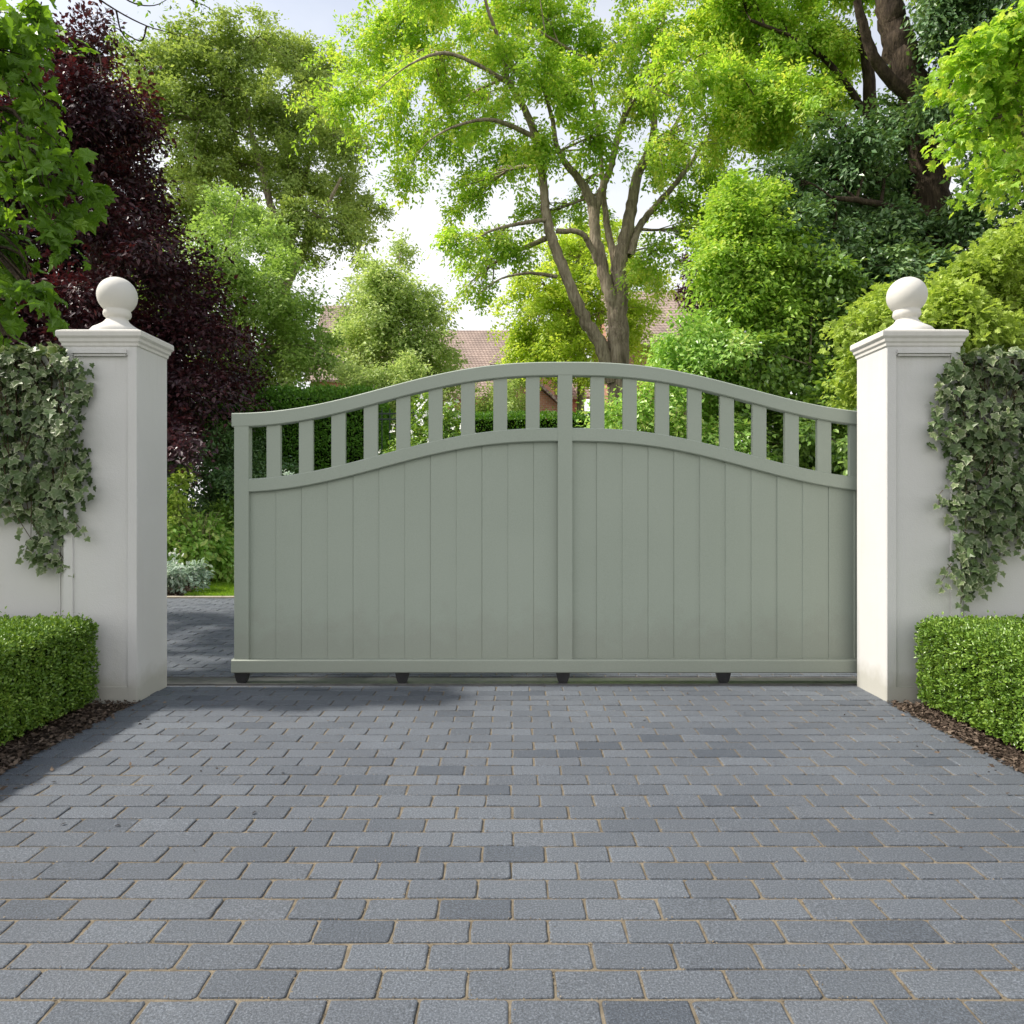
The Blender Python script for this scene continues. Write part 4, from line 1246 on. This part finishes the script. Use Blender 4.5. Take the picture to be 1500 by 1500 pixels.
rose = tree("rose_bush", "dark bush dotted with white flowers behind the left pickets", "shrub", 10.4, 650,
     [(615, 605, 26, 26), (660, 610, 30, 26), (630, 645, 40, 30), (675, 645, 34, 26), (600, 660, 40, 36), (650, 690, 60, 40), (640, 760, 70, 50)],
     "laurel", 16000, 0.06, 0.24, trunk_r=0.03, twigs=0.6, hole=0.15, seed=123, fork=0.4, stemname="stems", leafname="foliage")


def blooms(parent, spots, n, size, seed, spread):
    global R
    R = np.random.default_rng(seed)
    c = np.array([P(a, b, d) for a, b, d in spots])
    i = R.integers(len(c), size=n)
    p = c[i] + R.normal(size=(n, 3)) * spread
    nn = R.normal(size=(n, 3)) * 0.6 + [0, -0.8, 0.5]
    ax = R.normal(size=(n, 3))
    for b in range(n):
        a = np.repeat(p[b:b + 1], 6, 0)
        axr = unit(ax[b] * 0.2 + R.normal(size=(6, 3)))
        leaves("flower", a, axr, np.repeat(nn[b:b + 1], 6, 0), size * (0.7 + 0.6 * R.random(6)), OVAL, M["petal"], parent)


blooms(rose, [(615, 600, 10.0), (660, 600, 10.0), (640, 630, 9.95), (680, 630, 10.0), (605, 640, 9.95)], 60, 0.042, 61, [0.18, 0.06, 0.16])

# the flower bed between the left pillar and the gate
tree("hydrangea", "lush bright green leafy bush in the bed between left pillar and gate", "shrub", 10.7, 285,
     [(252, 768, 32, 26), (288, 772, 30, 24), (312, 792, 24, 22), (258, 796, 34, 26), (282, 792, 32, 22), (326, 788, 18, 16), (246, 740, 24, 24)],
     "lush", 11500, 0.085, 0.26, tmpl=OVAL, trunk_r=0.02, twigs=0.6, hole=0.12, droop=0.45, seed=130, fork=0.2, stemname="stems", leafname="foliage", depth=0.4)
tree("foxglove_plant", "tall thin light green leafy plant rising above the flower bed", "plant", 10.2, 262,
     [(262, 700, 12, 14), (256, 722, 14, 14), (266, 735, 14, 14), (258, 750, 16, 14), (268, 690, 9, 10)],
     "golden", 900, 0.06, 0.16, tmpl=OVAL, trunk_r=0.012, twigs=0.6, hole=0.05, droop=0.3, seed=131, fork=0.8, stemname="stems", leafname="foliage", depth=0.06)
sil = tree("lambs_ear_plant", "silvery white-leaved low plant at the front of the flower bed beside left pillar", "plant", 9.3, 268,
     [(258, 838, 22, 18), (285, 842, 20, 16), (262, 858, 28, 14), (290, 855, 18, 14), (245, 850, 22, 20), (225, 850, 26, 22)],
     "silver", 2600, 0.055, 0.14, tmpl=OVAL, trunk_r=0.01, twigs=0.6, hole=0.05, droop=0.2, seed=132, fork=0.1, stemname="stems", leafname="foliage", depth=0.15)
blooms(sil, [(252, 815, 9.2), (262, 812, 9.25), (246, 826, 9.2)], 14, 0.026, 62, [0.05, 0.04, 0.05])
tree("viburnum_bush", "blue-green bush at the back of the flower bed beside the gate stile", "shrub", 11.0, 330,
     [(322, 755, 22, 24), (340, 765, 22, 24), (350, 745, 22, 24), (338, 785, 20, 20)],
     "laurel", 4200, 0.06, 0.2, trunk_r=0.02, twigs=0.6, hole=0.1, seed=133, fork=0.3, stemname="stems", leafname="foliage", depth=0.2)
R = np.random.default_rng(14)
og = thing("ornamental_grass", "straw-coloured grass tuft among the flower bed shrubs", "plant", P(285, 780, 10.0)[:2] + (0,))
T = Tubes()
for i in range(34):
    b = np.array([P(286, 760, 10.05)[0] + R.normal() * 0.05, 10.25 + R.normal() * 0.05, 0.45])
    e = b + np.array([R.normal() * 0.16, R.normal() * 0.1 - 0.05, 0.42 + 0.2 * R.random()])
    m = (b + e) / 2 + [0, 0, 0.1]
    T.add(spline([b, m, e], 6), np.linspace(0.003, 0.0015, 6), 4)
T.add(spline([(b[0], 10.25, -0.02), (b[0], 10.25, 0.3), (b[0], 10.25, 0.5)], 5), np.full(4, 0.03), 6)
T.build("blades", M["straw"], og)
tree("artemisia_plant", "pale silver plant peeping over the middle rail at the left pickets", "plant", 9.4, 425,
     [(420, 706, 16, 12), (433, 702, 16, 14), (410, 726, 26, 20), (438, 730, 26, 20), (405, 770, 34, 30), (440, 775, 34, 30), (400, 820, 40, 34), (445, 825, 40, 34)],
     "silver", 5200, 0.05, 0.14, trunk_r=0.01, twigs=0.6, hole=0.05, seed=134, fork=0.6, stemname="stems", leafname="foliage", depth=0.1)
tree("far_copper_shrub", "small dusky purple tree right of the forked trunk, far off", "tree", 30.0, 1020,
     [(1012, 385, 16, 20), (1028, 410, 20, 22), (1008, 425, 18, 20), (1040, 440, 26, 26), (1020, 470, 30, 34)],
     "copper", 8000, 0.14, 0.5, trunk_r=0.1, bark="bark_dark", twigs=0.8, hole=0.2, seed=135, fork=2.0)

# iron railing glimpsed through the pickets
rl = thing("iron_railing", "dark green iron railing glimpsed through pickets beside the tall hedge", "railing", (P(572, 600, 11.5)[0], 11.5, 0))
xa, xb = P(548, 600, 11.5)[0], P(640, 600, 11.5)[0]
za, zb = P(0, 606, 11.5)[2], P(0, 614, 11.5)[2]
for z0, z1 in ((za - 0.012, za + 0.012), (zb - 0.012, zb + 0.012), (0.15, 0.18)):
    bm = bmesh.new()
    box(bm, xa, xb, 11.49, 11.51, z0, z1)
    from_bm("cross_rail", bm, M["iron"], rl)
n = 9
for i in range(n):
    T = Tubes()
    xx = xa + (xb - xa) * i / (n - 1)
    T.add([(xx, 11.5, -0.02), (xx, 11.5, 1.2), (xx, 11.5, za + 0.08)], np.full(3, 0.009 if i % 4 else 0.02), 8)
    T.build("upright", M["iron"], rl)

# ------------------------------------------------------------------ houses
def house(label, x0, x1, y0, y1, ze, zr, windows=(), ridge='x', hip=0.0, chimney=None, group=None, name="brick_house"):
    root = thing(name, label, "house", ((x0 + x1) / 2, (y0 + y1) / 2, 0), group)
    bm = bmesh.new()
    box(bm, x0, x1, y0, y1, 0, ze)
    cx, cy = (x0 + x1) / 2, (y0 + y1) / 2
    if hip == 0:
        if ridge == 'x':
            for x in (x0, x1):
                bm.faces.new([bm.verts.new(c) for c in ((x, y0, ze), (x, y1, ze), (x, cy, zr - 0.12))])
        else:
            for yv in (y0, y1):
                bm.faces.new([bm.verts.new(c) for c in ((x0, yv, ze), (x1, yv, ze), (cx, yv, zr - 0.12))])
    from_bm("wall", bm, M["brick"], root)
    bm = bmesh.new()
    o = 0.3
    t = 0.12
    if ridge == 'x':
        sl = (zr - ze) / (cy - y0)
        h = hip
        A = [(x0 - o, y0 - o, ze - o * sl), (x1 + o, y0 - o, ze - o * sl), (x1 + o, y1 + o, ze - o * sl), (x0 - o, y1 + o, ze - o * sl)]
        r = [(x0 - o + h, cy, zr), (x1 + o - h, cy, zr)]
    else:
        sl = (zr - ze) / (cx - x0)
        h = hip
        A = [(x0 - o, y0 - o, ze - o * sl), (x1 + o, y0 - o, ze - o * sl), (x1 + o, y1 + o, ze - o * sl), (x0 - o, y1 + o, ze - o * sl)]
        r = [(cx, y0 - o + h, zr), (cx, y1 + o, zr)]
    top = [bm.verts.new((a[0], a[1], a[2] + t)) for a in A] + [bm.verts.new((a[0], a[1], a[2] + t)) for a in r]
    bot = [bm.verts.new(a) for a in A] + [bm.verts.new(a) for a in r]
    if ridge == 'x':
        fs = [(0, 1, 5, 4), (2, 3, 4, 5), (1, 2, 5), (3, 0, 4)]
    else:
        fs = [(3, 0, 4, 5), (1, 2, 5, 4), (0, 1, 4), (2, 3, 5)]
    ends = fs[2:] if hip == 0 else (fs[3:] if ridge != 'x' else [])
    for f in fs:
        if f in ends: continue
        bm.faces.new([top[i] for i in f])
        bm.faces.new([bot[i] for i in reversed(f)])
    for i in range(4):
        j = (i + 1) % 4
        if any(i in e and j in e for e in ends):
            e = [e for e in ends if i in e and j in e][0]
            k = e[2] if len(e) == 3 else e[3]
            bm.faces.new((top[i], bot[i], bot[k], top[k]))
            bm.faces.new((top[k], bot[k], bot[j], top[j]))
        else:
            bm.faces.new((top[i], bot[i], bot[j], top[j]))
    rf = from_bm("roof", bm, M["tile"], root)
    if chimney:
        c = chimney
        bm = bmesh.new()
        box(bm, c[0] - .35, c[0] + .35, c[1] - .35, c[1] + .35, c[2], c[3])
        box(bm, c[0] - .42, c[0] + .42, c[1] - .42, c[1] + .42, c[3] - .25, c[3] - .12)
        box(bm, c[0] - .15, c[0] + .15, c[1] - .15, c[1] + .15, c[3], c[3] + .4)
        from_bm("chimney", bm, M["brick"], rf)
    for (wx, wz, ww, wh) in windows:
        bm = bmesh.new()
        f = 0.07
        yy0, yy1 = y0 - 0.05, y0 + 0.04
        box(bm, wx - ww / 2, wx + ww / 2, yy0, yy1, wz, wz + f)
        box(bm, wx - ww / 2, wx + ww / 2, yy0, yy1, wz + wh - f, wz + wh)
        box(bm, wx - ww / 2, wx - ww / 2 + f, yy0, yy1, wz + f, wz + wh - f)
        box(bm, wx + ww / 2 - f, wx + ww / 2, yy0, yy1, wz + f, wz + wh - f)
        box(bm, wx - f / 2, wx + f / 2, yy0 + .01, yy1, wz + f, wz + wh - f)
        box(bm, wx - ww / 2 - .08, wx + ww / 2 + .08, yy0 - .06, yy1, wz - .08, wz - .003)
        win = from_bm("window", bm, M["white_paint"], root)
        bm = bmesh.new()
        box(bm, wx - ww / 2 + f, wx + ww / 2 - f, y0 - 0.02, y0 + 0.02, wz + f, wz + wh - f)
        from_bm("pane", bm, M["glass"], win)
    return root


X40 = lambda px, D: (px - 750) / F * D
house("long brick house with weathered clay tiled roof seen left of the forked trunk", X40(560, 40), X40(850, 40), 38.0, 46.0, 6.9, 1.1 + 255 / F * 42,
      windows=[(X40(640, 38), 3.8, 1.4, 1.5), (X40(690, 38), 3.8, 1.4, 1.5)])
house("projecting brick wing with hipped tiled roof and white window, half behind the yellow-green tree", X40(727, 35.5), X40(812, 35.5), 35.5, 41.5, 1.1 + 216 / F * 35.5, 1.1 + 262 / F * 37.2,
      ridge='y', hip=1.9, windows=[(X40(765, 35.5), 1.1 + 196 / F * 35.5, 0.9, 0.62), (X40(745, 35.5), 4.0, 0.8, 1.2)])
house("brick house with tiled roof glimpsed right of the forked trunk", X40(900, 33), X40(1080, 33), 33.0, 40.0, 1.1 + 240 / F * 33, 1.1 + 312 / F * 36.5,
      windows=[(X40(985, 33), 5.6, 1.2, 1.4)], chimney=None)
house("distant tiled house glimpsed left of the small pointed tree", X40(455, 48), X40(545, 48), 48.0, 56.0, 9.6, 1.1 + 292 / F * 52, windows=[(X40(500, 48), 6.0, 1.2, 1.4)])
house("low red-brick gable outbuilding glimpsed between the pickets just left of the centre post", X40(708, 29), X40(826, 29), 29.0, 34.0, 1.1 + 142 / F * 29, 1.1 + 197 / F * 29, ridge='y', name="brick_outbuilding")

# ------------------------------------------------------------------ light and sky
EL = math.radians(50)
AZ = math.radians(-88)           # from +Y towards +X; the sun stands to the left
s = Vector((math.sin(AZ) * math.cos(EL), math.cos(AZ) * math.cos(EL), math.sin(EL)))
sd = bpy.data.lights.new("sun", 'SUN')
sd.energy = 4.7
sd.angle = math.radians(3.0)
sd.color = (1.0, 0.94, 0.85)
so = bpy.data.objects.new("sun", sd)
COL.objects.link(so)
so.location = s * 60
so.rotation_euler = s.to_track_quat('Z', 'Y').to_euler()

w = bpy.data.worlds.new("World")
scene.world = w
w.use_nodes = True
nt = w.node_tree
nt.nodes.clear()
out = nt.nodes.new("ShaderNodeOutputWorld")
sky = nt.nodes.new("ShaderNodeTexSky")
sky.sky_type = 'NISHITA'
sky.sun_disc = False
sky.sun_elevation = EL
sky.sun_rotation = AZ
sky.air_density = 1.0
sky.dust_density = 2.5
bg = nt.nodes.new("ShaderNodeBackground")
bg.inputs["Strength"].default_value = 0.15
nt.links.new(sky.outputs[0], bg.inputs["Color"])
cl = nt.nodes.new("ShaderNodeBackground")
cl.inputs["Color"].default_value = (1.0, 0.99, 0.97, 1)
cl.inputs["Strength"].default_value = 1.10
tc = nt.nodes.new("ShaderNodeTexCoord")
mp = nt.nodes.new("ShaderNodeMapping")
mp.inputs["Scale"].default_value = (1.6, 1.6, 3.2)
mp.inputs["Location"].default_value = (0.4, 0.1, 0.0)
nz = nt.nodes.new("ShaderNodeTexNoise")
nz.inputs["Scale"].default_value = 1.5
nz.inputs["Detail"].default_value = 6
nt.links.new(tc.outputs["Generated"], mp.inputs["Vector"])
nt.links.new(mp.outputs[0], nz.inputs["Vector"])
sep = nt.nodes.new("ShaderNodeSeparateXYZ")
nt.links.new(tc.outputs["Generated"], sep.inputs[0])
h1 = nt.nodes.new("ShaderNodeMath"); h1.operation = 'MULTIPLY_ADD'
nt.links.new(sep.outputs[2], h1.inputs[0]); h1.inputs[1].default_value = -1.65; h1.inputs[2].default_value = 1.30
h2 = nt.nodes.new("ShaderNodeMath"); h2.operation = 'ADD'; h2.use_clamp = True
nt.links.new(h1.outputs[0], h2.inputs[0])
h3 = nt.nodes.new("ShaderNodeMath"); h3.operation = 'MULTIPLY_ADD'
nt.links.new(nz.outputs["Fac"], h3.inputs[0]); h3.inputs[1].default_value = 0.9; h3.inputs[2].default_value = -0.22
h4 = nt.nodes.new("ShaderNodeMath"); h4.operation = 'MULTIPLY_ADD'      # extra unseen cloud added behind the camera to whiten and lift the fill
nt.links.new(sep.outputs[1], h4.inputs[0]); h4.inputs[1].default_value = -0.30
nt.links.new(h3.outputs[0], h4.inputs[2])
nt.links.new(h4.outputs[0], h2.inputs[1])
mx = nt.nodes.new("ShaderNodeMixShader")
nt.links.new(h2.outputs[0], mx.inputs[0])
nt.links.new(bg.outputs[0], mx.inputs[1])
nt.links.new(cl.outputs[0], mx.inputs[2])
nt.links.new(mx.outputs[0], out.inputs["Surface"])

vs = scene.view_settings
vs.view_transform = 'Standard'
vs.look = 'None'
vs.gamma = 1
vs.use_curve_mapping = False
vs.exposure = 0.34
cy = scene.cycles
cy.max_bounces = 7
cy.diffuse_bounces = 4
cy.glossy_bounces = 3
cy.transmission_bounces = 4
cy.sample_clamp_indirect = 6
cy.use_denoising = True
